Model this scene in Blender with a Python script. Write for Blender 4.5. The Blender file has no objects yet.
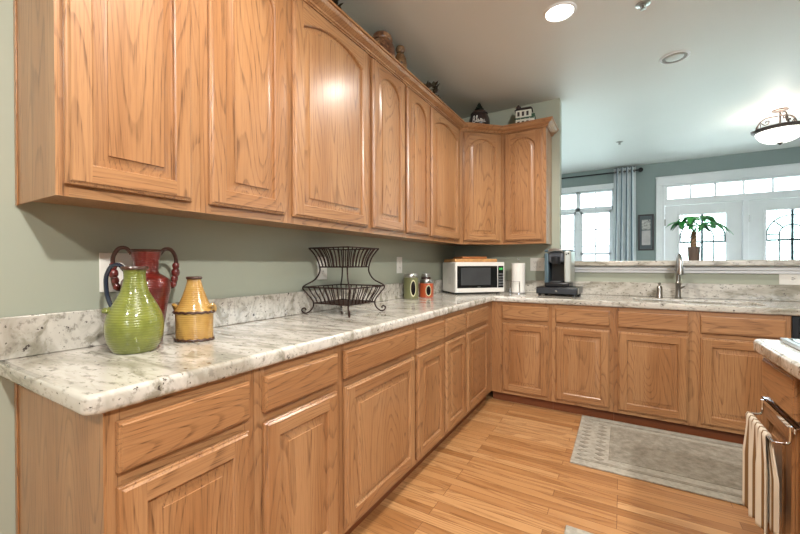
import bpy, bmesh, math, random
from mathutils import Vector, Matrix
random.seed(7)
S = bpy.context.scene
COL = S.collection
PI = math.pi

# ------------------------------------------------------------------ camera
cd = bpy.data.cameras.new('camera'); cam = bpy.data.objects.new('camera', cd); COL.objects.link(cam)
cd.sensor_fit = 'HORIZONTAL'; cd.sensor_width = 36.0; cd.lens = 36.0 * 372.965 / 800.0
cd.clip_start = 0.02
yaw, tilt, roll = 0.5368, -0.0071, -0.0026
fw = Vector((-math.sin(yaw) * math.cos(tilt), math.cos(yaw) * math.cos(tilt), math.sin(tilt)))
rt = Vector((math.cos(yaw), math.sin(yaw), 0)); up = rt.cross(fw)
r2 = rt * math.cos(roll) + up * math.sin(roll); u2 = -rt * math.sin(roll) + up * math.cos(roll)
cam.matrix_world = Matrix(((r2.x, u2.x, -fw.x, 1.579), (r2.y, u2.y, -fw.y, -0.3387), (r2.z, u2.z, -fw.z, 1.204), (0, 0, 0, 1)))
S.camera = cam

# ------------------------------------------------------------------ world, lights, exposure
S.view_settings.view_transform = 'Standard'
S.view_settings.look = 'None'
S.view_settings.gamma = 1.0
S.view_settings.use_curve_mapping = False
S.view_settings.exposure = 0.1
SKY_LOW, SKY_HIGH = 1.9, 31.0      # overcast sky: horizon and zenith
w = bpy.data.worlds.new('sky'); S.world = w; w.use_nodes = True
bg = w.node_tree.nodes['Background']
_t = w.node_tree; _tc = _t.nodes.new('ShaderNodeTexCoord'); _sx = _t.nodes.new('ShaderNodeSeparateXYZ'); _mr = _t.nodes.new('ShaderNodeMapRange')
_t.links.new(_tc.outputs['Generated'], _sx.inputs[0]); _t.links.new(_sx.outputs[2], _mr.inputs[0])
for _i, _v in enumerate((0.0, 0.75, SKY_LOW, SKY_HIGH)): _mr.inputs[_i + 1].default_value = _v
_t.links.new(_mr.outputs[0], bg.inputs['Strength'])
bg.inputs['Color'].default_value = (0.83, 0.93, 1.0, 1)

def area(name, loc, target, sx, sy, power, color, portal=False):
    l = bpy.data.lights.new(name, 'AREA'); l.shape = 'RECTANGLE'; l.size = sx; l.size_y = sy
    l.energy = power; l.color = color
    if portal: l.cycles.is_portal = True
    o = bpy.data.objects.new(name, l); COL.objects.link(o); o.location = loc
    d = Vector(target) - Vector(loc)
    o.rotation_euler = d.to_track_quat('-Z', 'Y').to_euler()
    return o
def lamp(name, loc, target, power, color, angle=120, blend=0.6, radius=0.05):
    l = bpy.data.lights.new(name, 'SPOT'); l.energy = power; l.color = color
    l.spot_size = math.radians(angle); l.spot_blend = blend; l.shadow_soft_size = radius
    o = bpy.data.objects.new(name, l); COL.objects.link(o); o.location = loc
    d = Vector(target) - Vector(loc); o.rotation_euler = d.to_track_quat('-Z', 'Y').to_euler()
    return o
WARM = (1.0, 0.94, 0.87)
# rear, right and left openings are unseen, added to let in more sky light
# sky portals at every window opening
area('rear_fill_portal', (3.5, -3.32, 1.55), (3.5, 0, 1.55), 2.2, 1.5, 10, (1, 1, 1), portal=True)
area('living_window_portal', (0.6, 6.91, 1.5), (0.6, 0, 1.5), 2.2, 2.0, 10, (1, 1, 1), portal=True)
area('living_door_portal', (3.1, 6.91, 1.25), (3.1, 0, 1.25), 2.2, 2.4, 10, (1, 1, 1), portal=True)
area('right_fill_portal', (5.72, 5.2, 1.5), (0, 5.2, 1.5), 2.2, 1.8, 10, (1, 1, 1), portal=True)
area('left_fill_portal', (-2.42, 5.2, 1.5), (5, 5.2, 1.5), 2.0, 1.8, 10, (1, 1, 1), portal=True)

# ------------------------------------------------------------------ material helpers
def srgb(r, g, b):
    f = lambda c: (c / 255 / 12.92) if c / 255 <= 0.04045 else ((c / 255 + 0.055) / 1.055) ** 2.4
    return (f(r), f(g), f(b), 1)
class NT:
    def __init__(s, name):
        m = bpy.data.materials.new(name); m.use_nodes = True
        s.m = m; s.t = m.node_tree; s.p = s.t.nodes['Principled BSDF']; s.out = s.t.nodes['Material Output']
    def n(s, typ, **kw):
        x = s.t.nodes.new(typ)
        for k, v in kw.items():
            if k in x.inputs.keys() if isinstance(k, str) else False: x.inputs[k].default_value = v
            else: setattr(x, k, v)
        return x
    def l(s, a, b): s.t.links.new(a, b)
    def coords(s, scale=(1, 1, 1), rot=(0, 0, 0), rnd=True, kind='Object'):
        tc = s.n('ShaderNodeTexCoord'); src = tc.outputs[kind]
        if rnd:
            oi = s.n('ShaderNodeObjectInfo'); mu = s.n('ShaderNodeVectorMath', operation='MULTIPLY_ADD')
            cmb = s.n('ShaderNodeCombineXYZ')
            for i in range(3): s.l(oi.outputs['Random'], cmb.inputs[i])
            s.l(cmb.outputs[0], mu.inputs[0]); mu.inputs[1].default_value = (17.3, 9.1, 23.7); s.l(src, mu.inputs[2]); src = mu.outputs[0]
        mp = s.n('ShaderNodeMapping'); s.l(src, mp.inputs[0])
        mp.inputs['Scale'].default_value = scale; mp.inputs['Rotation'].default_value = rot
        return mp.outputs[0]
    def noise(s, vec, scale=1, detail=2, rough=.5, dist=0):
        x = s.n('ShaderNodeTexNoise'); s.l(vec, x.inputs['Vector'])
        x.inputs['Scale'].default_value = scale; x.inputs['Detail'].default_value = detail
        x.inputs['Roughness'].default_value = rough; x.inputs['Distortion'].default_value = dist
        return x.outputs['Fac']
    def math(s, op, a, b=None, c=None):
        x = s.n('ShaderNodeMath', operation=op)
        for i, v in enumerate((a, b, c)):
            if v is None: continue
            if isinstance(v, (int, float)): x.inputs[i].default_value = v
            else: s.l(v, x.inputs[i])
        return x.outputs[0]
    def ramp(s, fac, stops):
        x = s.n('ShaderNodeValToRGB'); s.l(fac, x.inputs[0]); e = x.color_ramp.elements
        while len(e) < len(stops): e.new(0.5)
        for i, (p, c) in enumerate(stops):
            e[i].position = p; e[i].color = c if len(c) == 4 else (*c, 1)
        return x.outputs[0]
    def rng(s, v, a, b, c=0., d=1.):
        x = s.n('ShaderNodeMapRange', interpolation_type='SMOOTHSTEP'); s.l(v, x.inputs[0])
        for i, q in enumerate((a, b, c, d)): x.inputs[i + 1].default_value = q
        return x.outputs[0]
    def mix(s, fac, a, b, mode='MIX'):
        x = s.n('ShaderNodeMix', data_type='RGBA', blend_type=mode)
        for i, v in ((0, fac), (6, a), (7, b)):
            if isinstance(v, (int, float)): x.inputs[i].default_value = v
            elif isinstance(v, tuple): x.inputs[i].default_value = v
            else: s.l(v, x.inputs[i])
        return x.outputs[2]
    def bump(s, h, strength=.2, dist=.002):
        x = s.n('ShaderNodeBump'); s.l(h, x.inputs['Height']); x.inputs['Strength'].default_value = strength
        x.inputs['Distance'].default_value = dist; s.l(x.outputs[0], s.p.inputs['Normal'])
    def base(s, c):
        if isinstance(c, tuple): s.p.inputs['Base Color'].default_value = c
        else: s.l(c, s.p.inputs['Base Color'])
    def set(s, **kw):
        for k, v in kw.items(): s.p.inputs[k.replace('_', ' ')].default_value = v
        return s

def plain(name, rgb, rough=.5, metal=0., var=.04, scale=8, coat=0, bump=0.0, **kw):
    k = NT(name); n = k.noise(k.coords(rnd=False), scale, 3)
    c = srgb(*rgb); d = tuple(max(0, x * (1 - var * 3)) for x in c[:3]) + (1,)
    k.base(k.mix(k.rng(n, .3, .7), d, c)); k.set(Roughness=rough, Metallic=metal)
    if coat: k.p.inputs['Coat Weight'].default_value = coat; k.p.inputs['Coat Roughness'].default_value = .12
    if bump: k.bump(k.noise(k.coords(rnd=False), scale * 20, 2), bump, .002)
    for a, b in kw.items(): k.p.inputs[a.replace('_', ' ')].default_value = b
    return k.m
def emis(name, rgb, strength):
    k = NT(name); k.base(srgb(*rgb)); k.p.inputs['Emission Color'].default_value = srgb(*rgb)
    k.p.inputs['Emission Strength'].default_value = strength; return k.m

OAK_L, OAK_M, OAK_D = srgb(178, 133, 91), srgb(160, 112, 71), srgb(88, 54, 32)
def oak(name, horiz):
    k = NT(name)
    def c(sx, sz): return k.coords(scale=(sz, sx, sx) if horiz else (sx, sx, sz))
    # cathedral figure: thin contour bands of a stretched noise
    f = k.noise(c(5.2, .7), 1, 1.0, .4, .1)
    wob = k.noise(c(30, 3), 1, 2)
    band = k.math('FRACT', k.math('ADD', k.math('MULTIPLY', f, 30.0), k.math('MULTIPLY', wob, .5)))
    line = k.math('MULTIPLY', k.rng(band, .62, .90), k.rng(band, .99, .92))
    pore = k.rng(k.noise(c(300, 9), 1, 2), .50, .64)
    broad = k.noise(c(7, .5), 1, 2)
    fine = k.noise(c(110, 2.0), 1, 2)
    col = k.mix(k.rng(broad, .3, .7), OAK_M, OAK_L)
    col = k.mix(k.math('MULTIPLY', k.rng(fine, .45, .75), .20), col, OAK_D)
    dark = k.math('MULTIPLY', line, k.math('ADD', .28, k.math('MULTIPLY', pore, .44)))
    col = k.mix(dark, col, OAK_D)
    col = k.mix(k.math('MULTIPLY', pore, .20), col, OAK_D)
    k.base(col); k.set(Roughness=.36, Coat_Weight=.35, Coat_Roughness=.22)
    k.bump(k.math('ADD', pore, line), .08, .001)
    return k.m
M = {}
M['oak'] = oak('oak_vertical_grain', False)
M['oakh'] = oak('oak_horizontal_grain', True)
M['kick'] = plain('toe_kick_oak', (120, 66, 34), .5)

def granite():
    k = NT('granite')
    rot = (0, 0, math.radians(-28))
    v = k.coords(rnd=False, rot=rot)
    st = k.coords(scale=(3.2, 14, 10), rot=rot, rnd=False)
    vein = k.noise(st, 1, 6, .62, .9)
    big = k.noise(k.coords(scale=(1.8, 6, 5), rot=rot, rnd=False), 1, 4, .6, 1.0)
    sp = k.noise(v, 52, 3, .6)
    sp2 = k.noise(k.coords(scale=(22, 52, 42), rot=rot, rnd=False), 1, 4, .65)
    col = k.ramp(big, [(.30, srgb(158, 152, 138)), (.5, srgb(202, 197, 187)), (.70, srgb(216, 212, 202))])
    col = k.mix(k.math('MULTIPLY', k.rng(vein, .48, .66), .85), col, srgb(136, 131, 114))
    col = k.mix(k.math('MULTIPLY', k.rng(sp2, .52, .68), .7), col, srgb(128, 122, 112))
    col = k.mix(k.math('MULTIPLY', k.rng(sp, .64, .68), .9), col, srgb(58, 48, 46))
    k.base(col); k.set(Roughness=.16, Coat_Weight=.3, Coat_Roughness=.08)
    return k.m
M['granite'] = granite()

def wallpaint(name, rgb):
    k = NT(name); n = k.noise(k.coords(rnd=False), 260, 3)
    c = srgb(*rgb); k.base(k.mix(k.rng(k.noise(k.coords(rnd=False), 1.2, 2), .3, .7), tuple(x * .97 for x in c[:3]) + (1,), c))
    k.set(Roughness=.55); k.bump(n, .06, .001); return k.m
M['wall'] = wallpaint('sage_wall_paint', (168, 173, 156))
M['wall2'] = wallpaint('blue_green_wall_paint', (140, 154, 152))
M['ceil'] = wallpaint('ceiling_paint', (222, 222, 218))
M['white'] = plain('white_trim_paint', (232, 234, 236), .35, var=.01)
M['plate'] = plain('white_plate_plastic', (236, 234, 226), .3, var=.01)
M['slot'] = plain('dark_slot', (40, 38, 36), .6)

def floor_mat():
    k = NT('oak_strip_floor')
    v = k.coords(rnd=False)
    br = k.n('ShaderNodeTexBrick'); k.l(v, br.inputs['Vector'])
    br.offset = .37; br.offset_frequency = 3; br.squash = 1.0
    for nme, val in (('Color1', (0, 0, 0, 1)), ('Color2', (1, 1, 1, 1)), ('Mortar', (.5, .5, .5, 1)), ('Scale', 1.0), ('Mortar Size', .0012), ('Mortar Smooth', .1), ('Bias', 0.), ('Brick Width', .78), ('Row Height', .0575)):
        br.inputs[nme].default_value = val
    tone = br.outputs['Color']; gap = br.outputs['Fac']
    sh = k.n('ShaderNodeVectorMath', operation='MULTIPLY_ADD'); k.l(tone, sh.inputs[0]); sh.inputs[1].default_value = (31, 17, 5); k.l(v, sh.inputs[2])
    def mp(sc):
        m = k.n('ShaderNodeMapping'); k.l(sh.outputs[0], m.inputs[0]); m.inputs['Scale'].default_value = sc; return m.outputs[0]
    f = k.noise(mp((.9, 9, 1)), 1, 1.5, .4, .2)
    band = k.math('FRACT', k.math('MULTIPLY', f, 11)); line = k.math('MULTIPLY', k.rng(band, .4, .93), k.rng(band, 1, .95))
    pore = k.rng(k.noise(mp((6, 240, 1)), 1, 2), .5, .7)
    col = k.ramp(tone, [(0, srgb(158, 110, 66)), (.3, srgb(180, 130, 82)), (.7, srgb(190, 142, 93)), (1, srgb(202, 158, 110))])
    col = k.mix(k.math('MULTIPLY', line, k.math('ADD', .3, k.math('MULTIPLY', pore, .5))), col, srgb(118, 70, 32))
    col = k.mix(k.math('MULTIPLY', pore, .15), col, srgb(150, 92, 42))
    col = k.mix(k.math('MULTIPLY', gap, .8), col, srgb(96, 56, 24))
    k.base(col); k.set(Roughness=.3, Coat_Weight=.25, Coat_Roughness=.2)
    k.bump(gap, -.15, .001)
    return k.m
M['floor'] = floor_mat()
M['steel'] = plain('brushed_steel', (196, 194, 190), .28, 1.0, var=.03)
M['nickel'] = plain('brushed_nickel', (172, 168, 162), .3, 1.0, var=.03)
M['chrome'] = plain('chrome', (225, 225, 228), .08, 1.0, var=.0)
M['bronze'] = plain('dark_bronze', (92, 78, 72), .4, .7, var=.08)
M['iron'] = plain('rusted_black_iron', (58, 40, 34), .5, .5, var=.15, scale=40)
M['black'] = plain('black_plastic', (34, 36, 40), .3, var=.02)
M['blackgl'] = plain('black_glass', (16, 18, 22), .05, var=.0, coat=.5)
M['rodmat'] = plain('black_rod', (30, 30, 32), .4, .3)

def glaze(name, rgb, dark, ring=220, coat=.7):
    k = NT(name); v = k.coords(rnd=False)
    rings = k.math('SINE', k.math('MULTIPLY', k.n_sep(v), ring))
    n = k.noise(v, 14, 4, .6)
    col = k.mix(k.rng(n, .35, .75), srgb(*rgb), srgb(*dark))
    col = k.mix(k.math('MULTIPLY', k.rng(rings, -.2, -1.0), .30), col, srgb(*dark))
    k.base(col); k.set(Roughness=.3, Coat_Weight=coat, Coat_Roughness=.1); k.bump(rings, .35, .0012)
    return k.m
def _sep(self, v):
    x = self.n('ShaderNodeSeparateXYZ'); self.l(v, x.inputs[0]); return x.outputs[2]
NT.n_sep = _sep
M['green'] = glaze('lime_green_glaze', (124, 130, 52), (94, 102, 40), 800)
M['red'] = glaze('brick_red_glaze', (122, 38, 30), (78, 24, 22), 800)
M['yellow'] = glaze('mustard_yellow_glaze', (186, 148, 78), (158, 116, 54), 900)
M['dkbrown'] = plain('dark_brown_glaze', (66, 36, 24), .35, coat=.4)
M['navy'] = plain('dark_blue_glaze', (38, 46, 62), .25, coat=.6)
M['sage'] = plain('sage_green_ceramic', (112, 114, 76), .35, coat=.4)
M['orange'] = plain('burnt_orange_ceramic', (178, 80, 44), .3, coat=.5)
M['cream'] = plain('cream_ceramic', (206, 200, 160), .4)

# ------------------------------------------------------------------ mesh builder
class MB:
    def __init__(s): s.v = []; s.f = []; s.m = []; s.c = 0; s.weld = False
    def add(s, vs, fs):
        b = len(s.v); s.v += [tuple(x) for x in vs]
        for f in fs: s.f.append([b + i for i in f]); s.m.append(s.c)
        return s
    def box(s, x0, x1, y0, y1, z0, z1):
        vs = [(x, y, z) for z in (z0, z1) for y in (y0, y1) for x in (x0, x1)]
        return s.add(vs, [(0, 2, 3, 1), (4, 5, 7, 6), (0, 1, 5, 4), (2, 6, 7, 3), (0, 4, 6, 2), (1, 3, 7, 5)])
    def obox(s, o, ax, ay, az):
        o, ax, ay, az = map(Vector, (o, ax, ay, az))
        vs = [o + ax * i + ay * j + az * k for k in (0, 1) for j in (0, 1) for i in (0, 1)]
        return s.add(vs, [(0, 2, 3, 1), (4, 5, 7, 6), (0, 1, 5, 4), (2, 6, 7, 3), (0, 4, 6, 2), (1, 3, 7, 5)])
    def prism(s, pts, z0, z1):                 # pts counter-clockwise in xy
        n = len(pts)
        return s.add([(x, y, z0) for x, y in pts] + [(x, y, z1) for x, y in pts],
                     [tuple(range(n))[::-1], tuple(range(n, 2 * n))] + [(i, (i + 1) % n, n + (i + 1) % n, n + i) for i in range(n)])
    def lathe(s, prof, seg=32, c=(0, 0, 0), ex=1., ey=1., caps=True, a0=0., M4=None):
        vs = []; fs = []; n = len(prof)
        for r, z in prof:
            for i in range(seg):
                a = 2 * PI * i / seg + a0
                p = Vector((c[0] + r * math.cos(a) * ex, c[1] + r * math.sin(a) * ey, c[2] + z))
                vs.append(M4 @ p if M4 else p)
        for j in range(n - 1):
            for i in range(seg):
                k = (i + 1) % seg
                fs.append((j * seg + i, j * seg + k, (j + 1) * seg + k, (j + 1) * seg + i))
        if caps:
            fs.append(tuple(range(seg))[::-1]); fs.append(tuple(range((n - 1) * seg, n * seg)))
        return s.add(vs, fs)
    def tube(s, path, r, seg=8, closed=False):
        P = [Vector(p) for p in path]; n = len(P)
        rad = r if isinstance(r, (list, tuple)) else [r] * n
        T = []
        for i in range(n):
            a = P[i - 1] if (i or closed) else P[0]; b = P[(i + 1) % n] if (i < n - 1 or closed) else P[-1]
            T.append((b - a).normalized())
        ref = Vector((0, 0, 1)) if abs(T[0].z) < .9 else Vector((1, 0, 0))
        N = (ref - T[0] * ref.dot(T[0])).normalized(); vs = []; fs = []
        for i in range(n):
            N = (N - T[i] * N.dot(T[i])); N = N.normalized() if N.length > 1e-6 else T[i].orthogonal().normalized()
            B = T[i].cross(N)
            for j in range(seg):
                a = 2 * PI * j / seg
                vs.append(P[i] + (N * math.cos(a) + B * math.sin(a)) * rad[i])
        for i in range(n if closed else n - 1):
            k = (i + 1) % n
            for j in range(seg):
                q = (j + 1) % seg
                fs.append((i * seg + j, i * seg + q, k * seg + q, k * seg + j))
        if not closed:
            fs.append(tuple(range(seg))[::-1]); fs.append(tuple(range((n - 1) * seg, n * seg)))
        return s.add(vs, fs)
    def sphere(s, c, r, seg=16, rings=10, sz=1.):
        return s.lathe([(max(1e-4, r * math.sin(PI * i / rings)), -r * math.cos(PI * i / rings) * sz) for i in range(rings + 1)], seg, c)
    def build(s, name, mats, parent=None, loc=(0, 0, 0), rotz=0., bevel=0., seg=2, angle=35, subsurf=0):
        me = bpy.data.meshes.new(name); me.from_pydata(s.v, [], s.f)
        mats = mats if isinstance(mats, (list, tuple)) else [mats]
        for m in mats: me.materials.append(m)
        me.polygons.foreach_set('material_index', s.m)
        bm = bmesh.new(); bm.from_mesh(me); s.weld and bmesh.ops.remove_doubles(bm, verts=bm.verts, dist=1e-5)
        bmesh.ops.recalc_face_normals(bm, faces=bm.faces); bm.to_mesh(me); bm.free()
        me.shade_smooth(); me.set_sharp_from_angle(angle=math.radians(angle)); me.update()
        o = bpy.data.objects.new(name, me); COL.objects.link(o); o.location = loc; o.rotation_euler = (0, 0, rotz)
        if parent: o.parent = parent
        if bevel:
            b = o.modifiers.new('bevel', 'BEVEL'); b.width = bevel; b.segments = seg; b.limit_method = 'ANGLE'; b.angle_limit = math.radians(40)
            b.harden_normals = False
        if subsurf:
            q = o.modifiers.new('sub', 'SUBSURF'); q.levels = q.render_levels = subsurf
        return o
def tag(o, label, cat, group=None, kind=None):
    if label: o['label'] = label
    if cat: o['category'] = cat
    if group: o['group'] = group
    if kind: o['kind'] = kind
    return o
def thing(name, loc, label, cat, rotz=0., group=None):
    o = bpy.data.objects.new(name, None); COL.objects.link(o); o.location = loc; o.rotation_euler = (0, 0, rotz)
    o.empty_display_size = .05
    return tag(o, label, cat, group)
def struct(name, mb, mats, **kw):
    o = mb.build(name, mats, **kw); o['kind'] = 'structure'; return o
def arc(cx, cy, r, a0, a1, n):
    return [(cx + r * math.cos(a0 + (a1 - a0) * i / n), cy + r * math.sin(a0 + (a1 - a0) * i / n)) for i in range(n + 1)]
def smooth_path(pts, k=6):
    P = [Vector(p) for p in pts]; out = []
    for i in range(len(P) - 1):
        a = P[max(0, i - 1)]; b = P[i]; c = P[i + 1]; d = P[min(len(P) - 1, i + 2)]
        for j in range(k):
            t = j / k
            out.append(.5 * ((2 * b) + (c - a) * t + (2 * a - 5 * b + 4 * c - d) * t * t + (3 * b - a - 3 * c + d) * t ** 3))
    out.append(P[-1]); return out

# ------------------------------------------------------------------ dimensions (metres)
Y = 3.489          # face of the wall behind the sink
BD, DC = .586, .609
ZS, ZC = .878, .925
ZU, UD, ZT = 1.388, .306, 2.44
H = 2.778; YF = 6.75; XW = 1.07

# ------------------------------------------------------------------ room shell
struct('floor', MB().box(-2.3, 5.6, -3.2, 6.9, -.05, 0), M['floor'])
M['bounce_floor'] = plain('pale_bounce_floor', (206, 204, 198), .95, var=.03, scale=60, bump=.3)  # unseen pale floor covering, added to bounce white light to the living room ceiling
struct('floor_living', MB().box(-2.3, 5.6, Y + .125, YF, .0005, .012), M['bounce_floor'])
struct('ceiling', MB().box(-2.3, 5.6, -3.2, 6.9, H, H + .05), M['ceil'])
struct('wall_left', MB().box(-.12, 0, -3.2, Y + .12, 0, H), M['wall'])
struct('wall_back', MB().box(0, XW, Y, Y + .12, 0, H), M['wall'])
struct('wall_pony', MB().box(XW, 4.4, Y, Y + .12, 0, 1.185), M['wall'])
struct('wall_living_left', MB().box(-2.4, -2.3, Y, 4.2, 0, H).box(-2.4, -2.3, 6.2, 6.9, 0, H).box(-2.4, -2.3, 4.2, 6.2, 0, .6).box(-2.4, -2.3, 4.2, 6.2, 2.4, H), M['wall'])
struct('wall_living_near', MB().box(-2.3, -.12, Y, Y + .12, 0, H), M['wall'])
struct('wall_rear', MB().box(-.12, 2.4, -3.3, -3.2, 0, H).box(4.6, 5.7, -3.3, -3.2, 0, H).box(2.4, 4.6, -3.3, -3.2, 0, .8).box(2.4, 4.6, -3.3, -3.2, 2.3, H), M['wall'])
struct('wall_right', MB().box(5.6, 5.7, -3.2, 4.1, 0, H).box(5.6, 5.7, 6.3, 6.9, 0, H).box(5.6, 5.7, 4.1, 6.3, 0, .6).box(5.6, 5.7, 4.1, 6.3, 2.4, H), M['wall'])
wf = MB()
WX0, WX1, WZ0, WZ1 = -.27, 1.46, .62, 2.44
DX0, DX1, DZ1 = 2.10, 4.06, 2.43
wf.box(-2.3, WX0, YF, YF + .14, 0, H); wf.box(WX0, WX1, YF, YF + .14, 0, WZ0); wf.box(WX0, WX1, YF, YF + .14, WZ1, H)
wf.box(WX1, DX0, YF, YF + .14, 0, H); wf.box(DX0, DX1, YF, YF + .14, DZ1, H); wf.box(DX1, 5.6, YF, YF + .14, 0, H)
struct('wall_far', wf, M['wall2'])
struct('baseboard_left', MB().box(0, .014, -3.2, .0, 0, .13), M['white'], bevel=.004)
struct('baseboard_far', MB().box(1.55, 2.03, YF - .014, YF, 0, .13).box(4.15, 5.6, YF - .014, YF, 0, .13), M['white'])

# glass
def glass_mat(name, tint, textured):
    k = NT(name); t = k.t
    tr = k.n('ShaderNodeBsdfTransparent'); tr.inputs[0].default_value = (*tint, 1)
    gl = k.n('ShaderNodeBsdfGlossy'); gl.inputs['Roughness'].default_value = .05
    mx = k.n('ShaderNodeMixShader'); fr = k.n('ShaderNodeFresnel'); fr.inputs[0].default_value = 1.45
    k.l(fr.outputs[0], mx.inputs[0]); k.l(tr.outputs[0], mx.inputs[1]); k.l(gl.outputs[0], mx.inputs[2])
    if textured:
        tl = k.n('ShaderNodeBsdfTranslucent'); tl.inputs[0].default_value = (*tint, 1)
        m2 = k.n('ShaderNodeMixShader'); k.l(k.rng(k.noise(k.coords(rnd=False), 60, 4), .35, .7, .1, .6), m2.inputs[0])
        k.l(mx.outputs[0], m2.inputs[1]); k.l(tl.outputs[0], m2.inputs[2]); k.l(m2.outputs[0], k.out.inputs[0])
    else:
        k.l(mx.outputs[0], k.out.inputs[0])
    return k.m
M['glass'] = glass_mat('window_glass', (.97, .99, 1), False)
M['tglass'] = glass_mat('textured_glass', (.93, 1, .99), True)
M['came'] = plain('lead_came', (52, 60, 66), .4, .6)
M['sash'] = plain('white_window_frame', (236, 240, 244), .3, var=.01)

# window on the far wall
wn = MB()
yw0, yw1 = YF + .02, YF + .10
units = [(-.24, .335), (.395, .895), (.96, 1.43)]
wn.box(WX0, WX1, yw0, yw1, WZ0, .66); wn.box(WX0, WX1, yw0, yw1, 2.41, WZ1)
wn.box(WX0, WX1, yw0, yw1, 2.10, 2.165)
for a, b in ((WX0, -.24), (.335, .395), (.895, .96), (1.43, WX1)): wn.box(a, b, yw0, yw1, WZ0, WZ1)
win = struct('window_1', wn, M['sash'], bevel=.004)
g = MB()
for a, b in units:
    g.box(a, b, YF + .058, YF + .062, .66, 2.41)
win_g = g.build('window_pane', M['glass'], win)
mu = MB()
for a, b in units:
    c = (a + b) / 2 if a > .9 or a < 0 else (a + b) / 2
    mu.box(c - .009, c + .009, YF + .05, YF + .07, .66, 2.41)
    for z in (.95, 1.23, 1.505, 1.785): mu.box(a, b, YF + .05, YF + .07, z - .009, z + .009)
    mu.box(a, a + .035, YF + .035, YF + .08, .66, 2.10); mu.box(b - .035, b, YF + .035, YF + .08, .66, 2.10)
    mu.box(a, b, YF + .035, YF + .08, 2.06, 2.10); mu.box(a, b, YF + .035, YF + .08, .66, .71); mu.box(a, b, YF + .035, YF + .08, 1.36, 1.39)
mu.build('window_muntin', M['sash'], win)
tr = MB()
tr.box(WX0 - .10, WX0, YF - .02, YF, WZ0, WZ1).box(WX1, WX1 + .09, YF - .02, YF, WZ0, WZ1).box(WX0 - .1, WX1 + .09, YF - .024, YF, WZ1, 2.53)
tr.box(WX0 - .13, WX1 + .12, YF - .05, YF, WZ0 - .04, WZ0).box(WX0 - .10, WX1 + .09, YF - .015, YF, .50, WZ0 - .04)
struct('trim_1', tr, M['white'], bevel=.004)

# unseen windows added to brighten the two rooms with sky light
o = struct('fill_window_rear', MB().box(2.4, 4.6, -3.29, -3.22, .8, .86).box(2.4, 4.6, -3.29, -3.22, 2.24, 2.3).box(2.4, 2.46, -3.29, -3.22, .86, 2.24).box(4.54, 4.6, -3.29, -3.22, .86, 2.24).box(3.47, 3.53, -3.29, -3.22, .86, 2.24), M['sash'])
MB().box(2.46, 4.54, -3.257, -3.253, .86, 2.24).build('window_pane', M['glass'], o)
o = struct('fill_window_right', MB().box(5.61, 5.68, 4.1, 6.3, .6, .66).box(5.61, 5.68, 4.1, 6.3, 2.34, 2.4).box(5.61, 5.68, 4.1, 4.16, .66, 2.34).box(5.61, 5.68, 6.24, 6.3, .66, 2.34).box(5.61, 5.68, 5.17, 5.23, .66, 2.34), M['sash'])
MB().box(5.643, 5.647, 4.16, 6.24, .66, 2.34).build('window_pane', M['glass'], o)
o = struct('fill_window_left', MB().box(-2.38, -2.31, 4.2, 6.2, .6, .66).box(-2.38, -2.31, 4.2, 6.2, 2.34, 2.4).box(-2.38, -2.31, 4.2, 4.26, .66, 2.34).box(-2.38, -2.31, 6.14, 6.2, .66, 2.34).box(-2.38, -2.31, 5.17, 5.23, .66, 2.34), M['sash'])
MB().box(-2.347, -2.343, 4.26, 6.14, .66, 2.34).build('window_pane', M['glass'], o)

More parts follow.
